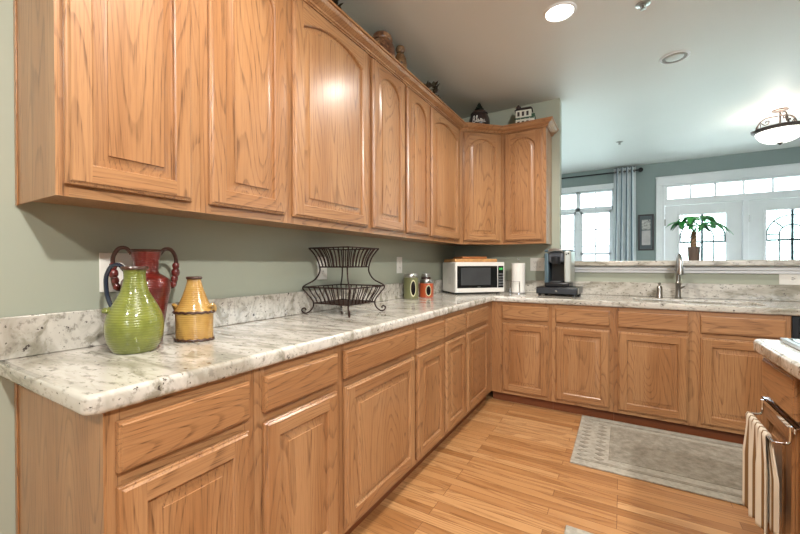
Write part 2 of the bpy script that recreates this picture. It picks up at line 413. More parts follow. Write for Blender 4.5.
# french doors with transom
du = MB(); yd0, yd1 = YF + .01, YF + .11
du.box(DX0, 2.15, yd0, yd1, 0, DZ1); du.box(4.03, DX1, yd0, yd1, 0, DZ1); du.box(3.062, 3.126, yd0 - .02, yd1, 0, 2.105)
du.box(2.15, 4.03, yd0, yd1, 2.105, 2.205); du.box(2.15, 4.03, yd0, yd1, 2.39, DZ1); du.box(2.15, 2.185, yd0, yd1, 2.205, 2.39); du.box(3.995, 4.03, yd0, yd1, 2.205, 2.39)
for x in (2.475, 2.765, 3.08, 3.385, 3.69): du.box(x - .011, x + .011, yd0 + .02, yd1 - .02, 2.205, 2.39)
dfr = struct('trim_2', du, M['white'], bevel=.004)
MB().box(2.185, 3.995, YF + .058, YF + .062, 2.205, 2.39).build('transom_pane', M['glass'], dfr)
def french(nm, x0, x1, hinge_left):
    gx0, gx1, gz0, gz1 = x0 + .185, x1 - .175, .26, 1.945
    d = MB(); a, b = YF + .03, YF + .075
    d.box(x0, gx0, a, b, .01, 2.10).box(gx1, x1, a, b, .01, 2.10).box(gx0, gx1, a, b, .01, gz0).box(gx0, gx1, a, b, gz1, 2.10)
    o = struct(nm, d, M['white'], bevel=.003)
    m = MB()
    for (p, q, r_, t_) in ((gx0 - .03, gx0, gz0 - .03, gz1 + .03), (gx1, gx1 + .03, gz0 - .03, gz1 + .03)): m.box(p, q, a - .014, a, r_, t_)
    for (r_, t_) in ((gz0 - .03, gz0), (gz1, gz1 + .03)): m.box(gx0, gx1, a - .014, a, r_, t_)
    m.build('glass_stop', M['white'], o, bevel=.004)
    MB().box(gx0, gx1, YF + .05, YF + .056, gz0, gz1).build('door_pane', M['tglass'], o)
    c = MB(); y = YF + .047; cx = (gx0 + gx1) / 2; hw = (gx1 - gx0) / 2
    T = lambda pts, r=.009: c.tube([(px, y, pz) for px, pz in pts], r, 6)
    T([(cx, gz0), (cx, gz1)], .015); zb = 1.53
    for z in (.55, 1.15, zb): T([(gx0, z), (gx1, z)], .013 if z == zb else .008)
    R1 = hw * .97
    T(arc(cx, zb + .08, R1, 0, PI, 20)); T(arc(cx, zb + .08, R1 * .5, 0, PI, 14))
    for s in (-1, 1):
        T([(cx + s * R1 * .5, gz0), (cx + s * R1 * .5, zb + .08)]); 
        T([(cx + s * R1, zb), (cx + s * R1, zb + .08)])
        for ang in (45,): T([(cx + s * R1 * .5 * math.cos(math.radians(ang)), zb + .08 + R1 * .5 * math.sin(math.radians(ang))), (cx + s * R1 * math.cos(math.radians(ang)), zb + .08 + R1 * math.sin(math.radians(ang)))])
        T([(gx0 if s < 0 else gx1, zb + .08), (cx + s * R1 * .5, zb + .08)])
    c.build('leaded_came', M['came'], o)
    hx = x0 if hinge_left else x1
    hg = MB()
    for z in (.3, 1.05, 1.84): hg.tube([(hx, YF + .006, z - .05), (hx, YF + .006, z + .05)], .008, 8)
    hg.build('hinge', M['nickel'], o)
    return o
french('door_1', 2.155, 3.058, True); french('door_2', 3.13, 4.026, True)
t2 = MB().box(2.035, DX0 + .01, YF - .022, YF - .0005, 0, DZ1 - .01).box(DX1 - .01, 4.13, YF - .022, YF - .0005, 0, DZ1 - .01).box(2.035, 4.13, YF - .022, YF - .0005, DZ1 - .0095, 2.53)
t2.box(2.035, 2.055, YF - .034, YF - .0225, 0, 2.529).box(2.03, 4.135, YF - .036, YF - .0005, 2.5305, 2.552)
struct('trim_3', t2, M['white'], bevel=.004)

# bar ledge trim and granite bar top
struct('trim_4', MB().box(XW + .004, 4.4, Y - .02, Y - .0005, 1.125, 1.15).box(XW + .004, 4.4, Y - .036, Y - .0005, 1.15, 1.184), M['white'], bevel=.006)
bt = MB().box(XW + .004, 4.45, Y - .09, Y + .30, 1.186, 1.229)
tag(bt.build('bar_top', M['granite'], bevel=.009, seg=3), 'raised speckled granite bar ledge running above the sink under the pass-through opening', 'countertop')

# ------------------------------------------------------------------ cabinets
T = .02
def outer_rings(w, h):
    return [(0, 0), (0, -.010), (.002, -.0125), (.006, -.0135), (.0085, -.0165), (.011, -T)]
def loft(mb, rings, cols=None, cap=True):
    n = len(rings[0]); mb.weld = True
    for a, b in zip(rings[:-1], rings[1:]):
        mb.add(a + b, [(i, (i + 1) % n, n + (i + 1) % n, n + i) for i in range(n)])
    if cap: mb.add(rings[-1], [tuple(range(n))])
def rect(w, h, d, y): return [(d, y, d), (w - d, y, d), (w - d, y, h - d), (d, y, h - d)]
def door_mb(w, h, rise=0., fwid=.056):
    mb = MB(); e = .011
    loft(mb, [rect(w, h, d, y) for d, y in outer_rings(w, h)], cap=False)
    mb.add(rect(w, h, 0, 0), [(3, 2, 1, 0)])
    N = 18 if rise else 1
    x0, x1 = fwid, w - fwid; zt = h - fwid; hw = (x1 - x0) / 2; cx = w / 2
    if rise: R = (hw * hw + rise * rise) / (2 * rise); zc = zt - R
    def top(x, d):
        if not rise: return zt - d
        return zc + math.sqrt(max(0, (R - d) ** 2 - (x - cx) ** 2))
    def inner(d, y):
        a, b = x0 + d, x1 - d
        xs = [b + (a - b) * i / N for i in range(N + 1)]
        return [(a, y, fwid + d), (b, y, fwid + d)] + [(x, y, top(x, d)) for x in xs]
    r0 = inner(0, -T)
    # stiles
    mb.add([(e, -T, e), (x0, -T, e), (x0, -T, h - e), (e, -T, h - e)], [(0, 1, 2, 3)])
    mb.add([(x1, -T, e), (w - e, -T, e), (w - e, -T, h - e), (x1, -T, h - e)], [(0, 1, 2, 3)])
    # rails
    mb.c = 1
    mb.add([(x0, -T, e), (x1, -T, e), (x1, -T, fwid), (x0, -T, fwid)], [(0, 1, 2, 3)])
    tp = r0[2:]
    for p, q in zip(tp[:-1], tp[1:]): mb.add([q, p, (p[0], -T, h - e), (q[0], -T, h - e)], [(0, 1, 2, 3)])
    mb.c = 0
    loft(mb, [r0, inner(.004, -T + .004), inner(.006, -T + .013), inner(.012, -T + .0135), inner(.038, -T + .0055), inner(.0385, -T + .0015)])
    return mb
def drawer_mb(w, h):
    mb = MB(); loft(mb, [rect(w, h, d, y) for d, y in [(0, 0), (0, -.0125), (.0015, -.0155), (.005, -.0165), (.0075, -T)]])
    mb.add(rect(w, h, 0, 0), [(3, 2, 1, 0)]); return mb

ZK = .082
def base_cabinet(loc, rotz, width, doors, label, depth=BD - .004, left_end=False, dz=(.112, .698), drz=(.733, .848), filler=0., group='oak base cabinets', stile=None):
    t = thing('base_cabinet', loc, label, 'cabinet', rotz)
    b = MB(); th = .016
    b.box(.0005, th, .02, depth, ZK, ZS - .002).box(width - th, width - .0005, .02, depth, ZK, ZS - .002).box(th, width - th, depth - .008, depth, ZK, ZS - .002).box(th, width - th, .02, depth - .008, ZK, ZK + th)
    b.build('body', M['oak'], t)
    f = MB(); xs = [0.0005] + [x for d in doors for x in (d[0] + .012, d[1] - .012)] + [width - .0005]
    for i in range(0, len(xs), 2): f.box(xs[i], xs[i + 1], 0, .0195, ZK, ZS - .002)
    f.c = 1
    for i in range(1, len(xs) - 1, 2):
        for z0, z1 in ((ZK, dz[0] + .012), (dz[1] - .012, drz[0] + .012), (drz[1] - .012, ZS - .002)): f.box(xs[i], xs[i + 1], .0004, .0195, z0, z1)
    f.build('face_frame', [M['oak'], M['oakh']], t)
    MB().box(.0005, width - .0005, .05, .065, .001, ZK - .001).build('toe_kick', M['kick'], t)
    for d in doors:
        door_mb(d[1] - d[0], dz[1] - dz[0]).build('door', [M['oak'], M['oakh']], t, loc=(d[0], -.0035, dz[0]), angle=25)
        drawer_mb(d[1] - d[0], drz[1] - drz[0]).build('drawer_front', M['oakh'], t, loc=(d[0], -.0035, drz[0]), angle=25)
    if left_end:
        MB().box(-.006, 0, .0, depth, ZK, ZS - .002).box(-.006, 0, .065, depth, .001, ZK).build('end_panel', M['oak'], t)
        MB().box(-.010, -.006, depth - .020, depth, .001, ZS - .002).build('scribe_strip', M['oak'], t, bevel=.0015)
    return t
RL = PI / 2
seams = [.040, .43, .834, 1.443, 1.862, 2.249, 2.902]
dl = [(.056, .402), (.458, .812), (.861, 1.455), (1.487, 1.848), (1.876, 2.228), (2.266, 2.762)]
labs = ['oak base cabinet at the near end of the left run, its end panel showing',
        'oak base cabinet second from the near end of the left run, below the yellow bottle',
        'widest oak base cabinet of the left run, one broad door below the wire basket',
        'narrow oak base cabinet just past the widest one on the left run',
        'narrow oak base cabinet next to last on the left run before the corner',
        'oak base cabinet of the left run that meets the inside corner']
for i in range(6):
    a, b = seams[i], seams[i + 1]
    base_cabinet((BD, a, 0), RL, b - a, [(dl[i][0] - a, dl[i][1] - a)], labs[i], left_end=(i == 0))
def back_cab(a, b, doors, label): base_cabinet((a, Y - BD, 0), 0, b - a, [(p - a, q - a) for p, q in doors], label)
back_cab(BD + .001, 1.091, [(.688, 1.063)], 'oak base cabinet of the sink run standing in the inside corner below the paper towels')
back_cab(1.091, 1.527, [(1.119, 1.499)], 'oak base cabinet of the sink run below the coffee maker')
back_cab(1.527, 2.487, [(1.554, 1.974), (2.041, 2.459)], 'wide two-door oak sink base cabinet below the faucet')

def upper_cabinet(loc, rotz, width, doors, label, depth=UD - .003, left_end=False, right_end=False, zd=(1.42, 2.415), rises=(.085,), body=None):
    z0 = loc[2]
    t = thing('wall_cabinet', loc, label, 'cabinet', rotz)
    hh = ZT - ZU
    if body: body(t)
    else: MB().box(.0005, width - .0005, .02, depth, .014, hh).build('body', M['oak'], t)
    f = MB(); xs = [0.0005] + [x for d in doors for x in (d[0] + .012, d[1] - .012)] + [width - .0005]
    for i in range(0, len(xs), 2): f.box(xs[i], xs[i + 1], 0, .0195, 0, hh)
    f.c = 1
    for i in range(1, len(xs) - 1, 2):
        f.box(xs[i], xs[i + 1], .0004, .0195, 0, zd[0] - ZU + .012); f.box(xs[i], xs[i + 1], .0004, .0195, zd[1] - ZU - .012, hh)
    f.build('face_frame', [M['oak'], M['oakh']], t)
    for d, r in zip(doors, rises):
        door_mb(d[1] - d[0], zd[1] - zd[0], r).build('door', [M['oak'], M['oakh']], t, loc=(d[0], -.0035, zd[0] - ZU), angle=25)
    if left_end:
        MB().box(-.006, 0, 0, depth, 0, hh).build('end_panel', M['oak'], t)
        MB().box(-.010, -.006, depth - .018, depth, -.004, hh).build('scribe_strip', M['oak'], t, bevel=.0015)
    if right_end: MB().box(width, width + .006, 0, depth, 0, hh).build('end_panel', M['oak'], t)
    return t
su = [.046, .43, .826, 1.443, 1.856, 2.23, 2.88]
ul = [(.056, .394), (.458, .801), (.851, 1.42), (1.467, 1.836), (1.874, 2.216), (2.243, 2.818)]
ulab = ['oak wall cabinet at the near end of the row, its side panel facing the camera',
        'oak wall cabinet second from the near end, straight above the yellow bottle',
        'widest oak wall cabinet with a broad arched door, above the wire basket',
        'narrow arched oak wall cabinet beside the widest one, under the brown jar',
        'narrow arched oak wall cabinet under the small brown figurine',
        'arched oak wall cabinet of the left wall touching the diagonal corner cabinet']
for i in range(6):
    a, b = su[i], su[i + 1]
    upper_cabinet((UD, a, ZU), RL, b - a, [(ul[i][0] - a, ul[i][1] - a)], ulab[i], left_end=(i == 0), rises=(.06 if i in (2, 5) else .085,))
# diagonal corner wall cabinet (local frame: origin at left end of its face)
s2 = math.sqrt(.5); XD = UD + (Y - UD - su[6])  # x where the diagonal face ends
dw_ = math.hypot(XD - UD, Y - UD - su[6])
def diag_body(t):
    def loc(x, y):
        dx, dy = x - UD, y - su[6]
        return (dx * s2 + dy * s2, -dx * s2 + dy * s2)
    off = .02
    pts = [loc(UD + .0, su[6] + .03), loc(XD - .03, Y - UD - .0), loc(XD - .001, Y - .002), loc(.002, Y - .002), loc(.002, su[6] + .001), loc(UD - .02, su[6] + .001)]
    pts = [loc(UD - .024, su[6] + .002), loc(UD - .012, su[6] + .016), loc(XD - .018, Y - UD + .010), loc(XD - .002, Y - UD + .024), loc(XD - .002, Y - .002), loc(.002, Y - .002), loc(.002, su[6] + .002)]
    MB().prism(pts, .014, ZT - ZU).build('body', M['oak'], t)
upper_cabinet((UD, su[6], ZU), PI / 4, dw_, [(.026, dw_ - .026)], 'diagonal arched oak wall cabinet across the corner, above the microwave', body=diag_body)
upper_cabinet((XD, Y - UD, ZU), 0, .993 - XD, [(.633 - XD, .966 - XD)], 'arched oak wall cabinet at the far end, above the coffee maker beside the opening', right_end=True)

# crown moulding swept along the cabinet tops
def sweep_profile(path, prof, closed_prof=True):
    # path: 2D points; profile: (outward, z); mitred
    mb = MB(); n = len(path); m = len(prof); nor = []
    for i in range(n - 1):
        d = Vector(path[i + 1]) - Vector(path[i]); d.normalize(); nor.append(Vector((d.y, -d.x)))
    vs = []
    for i in range(n):
        if i == 0: o = nor[0]
        elif i == n - 1: o = nor[-1]
        else:
            o = (nor[i - 1] + nor[i]); o = o / (o.length_squared / 2) if o.length > 0 else nor[i]
            o = (nor[i - 1] + nor[i]).normalized(); o = o / max(.2, o.dot(nor[i]))
        for out, z in prof: vs.append((path[i][0] + o.x * out, path[i][1] + o.y * out, z))
    fs = [(i * m + j, i * m + (j + 1) % m, (i + 1) * m + (j + 1) % m, (i + 1) * m + j) for i in range(n - 1) for j in range(m)]
    fs += [tuple(range(m)), tuple(range((n - 1) * m, n * m))[::-1]]
    mb.add(vs, fs); return mb
z0 = 2.424
prof = [(.0008, z0), (.012, z0), (.013, z0 + .006), (.019, z0 + .009), (.021, z0 + .017), (.030, z0 + .022), (.044, z0 + .031), (.052, z0 + .042), (.054, z0 + .048), (.062, z0 + .049), (.062, z0 + .060), (.0008, z0 + .060)]
path = [(.002, su[0] - .0065), (UD, su[0] - .0065), (UD, su[6]), (XD, Y - UD), (.9995, Y - UD), (.9995, Y - .003)]
cm = sweep_profile(path, prof)
tag(cm.build('crown_moulding', M['oakh'], angle=20), 'oak crown moulding running along the tops of all the wall cabinets', 'moulding')

# ------------------------------------------------------------------ granite counter with sink cutout (bevelled filled curve)
def flat_slab(name, outlines, z0, z1, mat, bev=.012):
    cu = bpy.data.curves.new(name, 'CURVE'); cu.dimensions = '2D'; cu.fill_mode = 'BOTH'
    cu.extrude = (z1 - z0) / 2 - bev; cu.bevel_depth = bev; cu.bevel_resolution = 3; cu.offset = -bev
    for pts in outlines:
        sp = cu.splines.new('POLY'); sp.points.add(len(pts) - 1); sp.use_cyclic_u = True
        for p, q in zip(sp.points, pts): p.co = (q[0], q[1], 0, 1)
    tmp = bpy.data.objects.new('tmp', cu); COL.objects.link(tmp)
    me = bpy.data.meshes.new_from_object(tmp.evaluated_get(bpy.context.evaluated_depsgraph_get()))
    COL.objects.unlink(tmp); bpy.data.objects.remove(tmp)
    me.materials.clear(); me.materials.append(mat); me.name = name
    me.transform(Matrix.Translation((0, 0, (z0 + z1) / 2)))
    me.shade_smooth(); me.set_sharp_from_angle(angle=math.radians(50))
    o = bpy.data.objects.new(name, me); COL.objects.link(o); return o
def rrect(x0, x1, y0, y1, r, n=5):
    return arc(x1 - r, y0 + r, r, -PI / 2, 0, n) + arc(x1 - r, y1 - r, r, 0, PI / 2, n) + arc(x0 + r, y1 - r, r, PI / 2, PI, n) + arc(x0 + r, y0 + r, r, PI, 1.5 * PI, n)
ya = -.006
outline = [(.002, ya)] + arc(DC - .03, ya + .03, .03, -PI / 2, 0, 6) + [(DC, Y - DC - .012), (DC + .012, Y - DC), (3.4, Y - DC), (3.4, Y - .002), (.002, Y - .002)]
SX0, SX1, SY0, SY1 = 1.66, 2.40, 2.985, 3.32
hole = rrect(SX0, SX1, SY0, SY1, .07)[::-1]
ctr = flat_slab('granite_countertop', [outline, hole], ZS, ZC, M['granite'])
tag(ctr, 'L-shaped speckled white and grey granite countertop along the left wall and the sink wall', 'countertop')
bs = MB().box(.002, .021, ya + .002, Y - .003, ZC + .0005, 1.051)
tag(bs.build('backsplash', M['granite'], bevel=.003), 'low granite backsplash strip against the left wall behind the vases', 'backsplash')
bs = MB().box(.0225, 3.4, Y - .021, Y - .002, ZC + .0005, 1.044)
tag(bs.build('backsplash', M['granite'], bevel=.003), 'low granite backsplash strip below the bar ledge behind the faucet', 'backsplash')

# sink basin
def sink():
    t = MB(); n = 0
    rings = []
    for ins, z in ((-.03, ZS - .001), (.0, ZS - .001), (.004, ZS - .02), (.012, ZS - .17), (.05, ZS - .195)):
        rings.append([(x, y, z) for x, y in rrect(SX0 - .004 + ins, SX1 + .004 - ins, SY0 - .004 + ins, SY1 + .004 - ins, .07 if ins >= 0 else .09)])
    loft(t, rings)
    o = t.build('kitchen_sink', M['steel'])
    s = o.modifiers.new('solid', 'SOLIDIFY'); s.thickness = .002; s.offset = -1
    tag(o, 'undermount stainless sink basin set in the granite in front of the faucet', 'sink')
    MB().lathe([(.045, 0), (.045, .003), (.03, .004), (.03, .001)], 20, (2.03, 3.15, ZS - .194)).build('drain', M['chrome'], o)
sink()
# dishwasher right of the sink cabinet
t = thing('dishwasher', (2.492, Y - BD, 0), 'stainless dishwasher with a dark side gap right of the sink cabinet', 'dishwasher')
MB().box(0, .03, 0, .56, .10, ZS - .004).box(.03, .61, .03, .56, .10, ZS - .004).build('body', M['black'], t)
MB().box(.034, .606, -.022, .028, .12, .765).build('door', M['steel'], t, bevel=.006)
MB().box(.034, .606, -.022, .028, .77, ZS - .006).build('control_panel', M['steel'], t, bevel=.006)
MB().box(0, .61, .05, .06, .002, .098).build('toe_kick', M['black'], t)
t = thing('base_cabinet', (3.105, Y - BD, 0), 'oak end panel cabinet on the far side of the dishwasher', 'cabinet')
MB().box(0, .29, 0, .58, .002, ZS - .002).build('body', M['oak'], t)

# ------------------------------------------------------------------ faucet and soap dispenser
t = thing('faucet', (1.966, 3.365, ZC), 'brushed nickel gooseneck pull-down faucet behind the sink', 'faucet')
MB().lathe([(.026, 0), (.026, .008), (.021, .014), (.0185, .05), (.0185, .11), (.021, .115), (.021, .125), (.016, .132), (.014, .14)], 20).build('base', M['nickel'], t)
neck = [(0, 0, .13), (0, 0, .26)] + [(-.003 * (1 - math.cos(a)), -.075 * (1 - math.cos(a)) , .26 + .083 * math.sin(a)) for a in [PI * i / 14 for i in range(1, 13)]]
MB().tube(neck, .0155, 12).build('gooseneck', M['nickel'], t)
e = Vector(neck[-1])
MB().lathe([(.013, .03), (.017, .02), (.017, -.03), (.021, -.045), (.023, -.078), (.018, -.083)], 16, (e.x + .003, e.y - .006, e.z - .02)).build('spray_head', M['nickel'], t)
MB().tube([(.012, -.012, .085), (.022, -.022, .088), (.035, -.055, .100)], [.008, .007, .005], 8).build('lever', M['nickel'], t)
t = thing('soap_dispenser', (1.843, 3.37, ZC), 'short brushed nickel soap dispenser left of the faucet', 'soap dispenser')
MB().lathe([(.024, 0), (.024, .006), (.021, .012), (.021, .075), (.019, .09), (.012, .098)], 18).build('body', M['nickel'], t)
MB().lathe([(.006, .095), (.006, .108), (.011, .11), (.011, .122), (.004, .125)], 12).tube([(0, 0, .117), (.0, -.03, .119), (.002, -.055, .112)], .005, 8).build('pump', M['nickel'], t)

# ------------------------------------------------------------------ ceramics
def ridged(prof, k=6):
    pts = smooth_path([(r, 0, z) for r, z in prof], k); return [(max(.0005, p.x), p.z) for p in pts]
t = thing('pitcher', (.218, .262, ZC), 'lime green ribbed ceramic pitcher with a dark loop handle, in front of the red urn', 'pitcher')
pg = ridged([(.052, 0), (.062, .004), (.078, .035), (.0845, .075), (.080, .115), (.062, .155), (.043, .19), (.0335, .225), (.0315, .245), (.0335, .262), (.037, .270), (.035, .274), (.029, .270), (.026, .25), (.026, .2)])
pg = [(r * .95, z) for r, z in pg]
MB().lathe(pg, 40).build('vessel', M['green'], t)
MB().lathe([(.0365, .264), (.0385, .269), (.0365, .275), (.032, .275), (.0335, .268)], 32, caps=False).build('rim', M['dkbrown'], t)
ca, sa = -.86, -.51
hp = smooth_path([(ca * .033, sa * .033, .262), (ca * .05, sa * .05, .279), (ca * .075, sa * .075, .275), (ca * .093, sa * .093, .24), (ca * .092, sa * .092, .19), (ca * .082, sa * .082, .155), (ca * .072, sa * .072, .135)], 6)
MB().tube(hp, [.0065] * len(hp), 10).build('handle', M['navy'], t)
kb = MB()
for q, (u, v, z) in enumerate(((.078, .0, .137), (.074, .020, .132), (.072, -.018, .133), (.066, .036, .137), (.055, .05, .134))): kb.sphere((ca * u - sa * v, sa * u + ca * v, z), .012, 10, 8, .6)
kb.build('leaf_scroll', M['green'], t)
t = thing('urn', (.098, .352, ZC), 'tall brick red ribbed ceramic urn with two looped side handles, behind the green pitcher', 'urn')
pr_ = ridged([(.044, 0), (.05, .004), (.054, .05), (.064, .12), (.074, .17), (.077, .20), (.072, .225), (.055, .24), (.043, .248), (.038, .258), (.040, .29), (.046, .318), (.050, .33), (.047, .333), (.038, .315), (.03, .28)])
MB().lathe(pr_, 40).build('vessel', M['red'], t)
MB().lathe([(.049, .326), (.052, .330), (.049, .335), (.043, .334), (.045, .328)], 32, caps=False).build('rim', M['dkbrown'], t)
for s in (-1, 1):
    ax, ay = (.18 * s, .98 * s)
    p = smooth_path([(ax * .044, ay * .044, .318), (ax * .06, ay * .06, .338), (ax * .082, ay * .082, .335), (ax * .097, ay * .097, .305), (ax * .097, ay * .097, .265), (ax * .092, ay * .098, .23), (ax * .09, ay * .09, .20), (ax * .078, ay * .078, .195)], 6)
    h = MB().tube(p, .0068, 10).build('handle', M['dkbrown'], t)
    k = MB()
    for q, z, r in ((.097, .275, .012), (.096, .25, .0145), (.092, .226, .012), (.088, .205, .011)): k.sphere((ax * q, ay * q, z), r, 12, 8, 1.25)
    k.build('bead', M['red'], h)
t = thing('bottle', (.216, .459, ZC), 'mustard yellow oval ceramic bottle with dark rope bands, right of the red urn', 'bottle', rotz=math.radians(32))
ex, ey = 1., .68
py = ridged([(.062, 0), (.066, .006), (.066, .05), (.067, .095), (.069, .108), (.064, .118), (.052, .14), (.038, .175), (.028, .205), (.0245, .222), (.026, .232), (.022, .234), (.018, .22)], 5)
MB().lathe(py, 40, ex=ex, ey=ey).build('vessel', M['yellow'], t)
for z, r in ((.006, .067), (.106, .0705)):
    MB().tube([(r * math.cos(a), r * math.sin(a) * ey, z + .0015 * math.sin(a * 16)) for a in [2 * PI * i / 64 for i in range(64)]], .0045, 8, closed=True).build('rope_band', M['dkbrown'], t)
MB().lathe([(.0265, .226), (.0285, .231), (.0255, .236), (.020, .235), (.022, .228)], 24, ex=1, ey=.85, caps=False).build('rim', M['dkbrown'], t)
for s in (-1, 1):
    p = smooth_path([(s * .058, -.012, .125), (s * .070, -.010, .132), (s * .074, 0, .126), (s * .073, .006, .114), (s * .068, .008, .108)], 5)
    MB().tube(p, .0065, 8).build('handle', M['yellow'], t)

# ------------------------------------------------------------------ wire basket stand
t = thing('wire_basket', (.198, 1.355, ZC), 'rusty black two-tier square wire basket stand with scrolled feet, on the counter', 'basket')
prof_ = [(.142, .372), (.125, .345), (.110, .31), (.100, .265), (.102, .23), (.122, .19), (.166, .152), (.150, .115), (.133, .085), (.125, .06), (.128, .035), (.140, .014), (.155, .0045), (.167, .012), (.170, .026), (.162, .034), (.155, .028), (.157, .021)]
pp = smooth_path([(a, 0, z) for a, z in prof_], 5)
for sx, sy in ((1, -1), (1, 1), (-1, -1), (-1, 1)):
    MB().tube([(sx * p.x, sy * p.x, p.z) for p in pp], .0042, 8).build('post', M['iron'], t)
def ring(mb, a, z, r=.0036): mb.tube([(a, -a, z), (a, a, z), (-a, a, z), (-a, -a, z)], r, 6, closed=True)
def basket(zs, nm, nrod):
    mb = MB(); ring(mb, zs[0][0], zs[0][1]); ring(mb, zs[-1][0], zs[-1][1])
    for side in range(4):
        ca_, sa_ = math.cos(side * PI / 2), math.sin(side * PI / 2)
        for i in range(1, nrod):
            u = -1 + 2 * i / nrod
            q = smooth_path([(a, u * a, z) for a, z in zs], 4)
            mb.tube([(p.x * ca_ - p.y * sa_, p.x * sa_ + p.y * ca_, p.z) for p in q], .0034, 6)
    mb.build(nm, M['iron'], t)
basket([(.142, .372), (.125, .345), (.110, .31), (.100, .265)], 'upper_basket', 8)
basket([(.166, .152), (.150, .115), (.133, .085), (.125, .06)], 'lower_basket', 8)
MB().box(-.124, .124, -.124, .124, .0575, .060).build('basket_base', M['iron'], t)
mb = MB()
for i in range(1, 10):
    q = -.1 + .2 * i / 10; mb.tube([(q, -.1, .265), (q, .1, .265)], .002, 6)
mb.build('upper_grid', M['iron'], t)

# ------------------------------------------------------------------ canisters
def canister(loc, r, h, mat, lidmat, label, oval=True):
    t = thing('canister', loc, label, 'canister')
    MB().lathe([(r * .94, 0), (r, .004), (r, h - .006), (r * .93, h), (r * .6, h)], 32).build('body', mat, t)
    MB().lathe([(r * .86, h - .002), (r * .9, h + .004), (r * .9, h + .026), (r * .84, h + .032), (.001, h + .032)], 28).build('lid', lidmat, t)
    if oval:
        # oval window on the front, facing the camera side
        a = math.atan2(-.3387 - loc[1], 1.579 - loc[0]) + .30
        for nm, sw, sh, dr, m in (('window_rim', .40, .40, .0015, M['cream']), ('window_glass', .30, .33, .0025, M['blackgl'])):
            g = MB(); vs = []; n = 28
            for d in (0, dr + .002):
                for i in range(n):
                    th = 2 * PI * i / n; aa = a + sw * math.cos(th); z = h * .5 + h * sh * math.sin(th); rr = r - .001 + d
                    vs.append((rr * math.cos(aa), rr * math.sin(aa), z))
            c0 = ((r + dr + .001) * math.cos(a), (r + dr + .001) * math.sin(a), h * .5)
            g.add(vs + [c0], [(i, (i + 1) % n, n + (i + 1) % n, n + i) for i in range(n)] + [(n + i, n + (i + 1) % n, 2 * n) for i in range(n)])
            g.build(nm, m, t)
canister((.092, 2.335, ZC), .061, .172, M['sage'], M['steel'], 'sage green ceramic canister with silver lid and oval window, left one of the group')
canister((.150, 2.50, ZC), .061, .118, M['orange'], M['steel'], 'burnt orange ceramic canister with oval window in front of the dark jar')
canister((.066, 2.66, ZC), .042, .165, M['dkbrown'], M['steel'], 'dark jar with a tall silver lid partly hidden behind the orange canister', oval=False)

# ------------------------------------------------------------------ microwave with cutting boards
mwx, mwy = .43, 3.045
t = thing('microwave', (mwx, mwy, ZC), 'white countertop microwave with black window set diagonally in the corner', 'microwave', rotz=PI / 4)
M['mw'] = plain('white_enamel', (232, 230, 224), .3, var=.01)
W2 = .25
MB().box(-W2, W2, .0, .31, .015, .298).build('body', M['mw'], t, bevel=.006)
MB().box(-W2, W2, -.022, -.001, .015, .298).build('door', M['mw'], t, bevel=.007)
MB().box(-W2 + .018, W2 - .075, -.024, -.0215, .058, .262).build('window', M['blackgl'], t, bevel=.001)
mesh_ = plain('oven_window_mesh', (70, 72, 74), .25)
MB().box(-W2 + .055, W2 - .145, -.0255, -.0238, .085, .245).build('inner_screen', mesh_, t, bevel=.001)
MB().box(W2 - .068, W2 - .012, -.024, -.0215, .058, .262).build('control_panel', M['blackgl'], t, bevel=.001)
MB().box(W2 - .058, W2 - .022, -.0252, -.0238, .225, .245).build('clock_display', emis('green_clock', (60, 170, 80), .25), t)
bm_ = MB()
for i in range(5):
    for j in range(3): bm_.box(W2 - .062 + j * .0165, W2 - .051 + j * .0165, -.0255, -.0238, .075 + i * .026, .088 + i * .026)
bm_.build('keypad', plain('keypad_grey', (120, 122, 124), .5), t)
MB().box(-.03, .0, -.0252, -.0238, .0645, .069).build('badge', M['steel'], t)
vt = MB()
for j in range(2): vt.box(-W2 - .0012, -W2 + .0005, .10 + j * .03, .104 + j * .03, .09, .16)
vt.build('side_vent', plain('vent_grey', (150, 148, 144), .5), t)
for x in (-.21, .21):
    for y in (.03, .28): MB().lathe([(.016, .0005), (.018, .003), (.018, .016)], 14, (x, y, 0)).build('foot', M['black'], t)
wood = plain('cutting_board_maple', (206, 154, 96), .5, var=.08, scale=30)
wood2 = plain('cutting_board_walnut', (170, 108, 60), .5, var=.08, scale=30)
tag(MB().box(-.24, .19, .01, .29, 0, .030).build('cutting_board', wood, loc=(mwx, mwy, ZC + .2985), rotz=PI / 4, bevel=.004), 'larger maple cutting board lying flat on top of the microwave', 'cutting board')
tag(MB().box(-.15, .11, .05, .25, 0, .022).build('cutting_board', wood2, loc=(mwx, mwy, ZC + .329), rotz=PI / 4 + .05, bevel=.004), 'smaller darker cutting board on top of the larger board', 'cutting board')

# paper towel holder
t = thing('paper_towel_holder', (.728, 3.30, ZC), 'chrome wire paper towel holder between the microwave and the coffee maker', 'paper towel holder')
MB().lathe([(.075, 0), (.075, .006), (.068, .010), (.01, .012)], 28).build('base', M['chrome'], t)
MB().tube([(0, 0, .01), (0, 0, .325)], .004, 8).sphere((0, 0, .33), .008).build('rod', M['chrome'], t)
MB().tube([(.03, -.07, .008), (.03, -.072, .115), (-.04, -.072, .115), (-.07, -.03, .115), (-.07, -.028, .008)], .0028, 8).build('tear_arm', M['chrome'], t)
pt = MB().lathe([(.02, 0), (.062, 0), (.062, .275), (.02, .275), (.02, 0)], 32, caps=False)
tag(pt.build('paper_towel_roll', plain('paper_towel', (240, 238, 232), .9, var=.01, bump=.3), loc=(.728, 3.30, ZC + .0125)), 'white paper towel roll standing on the chrome holder', 'paper towel')

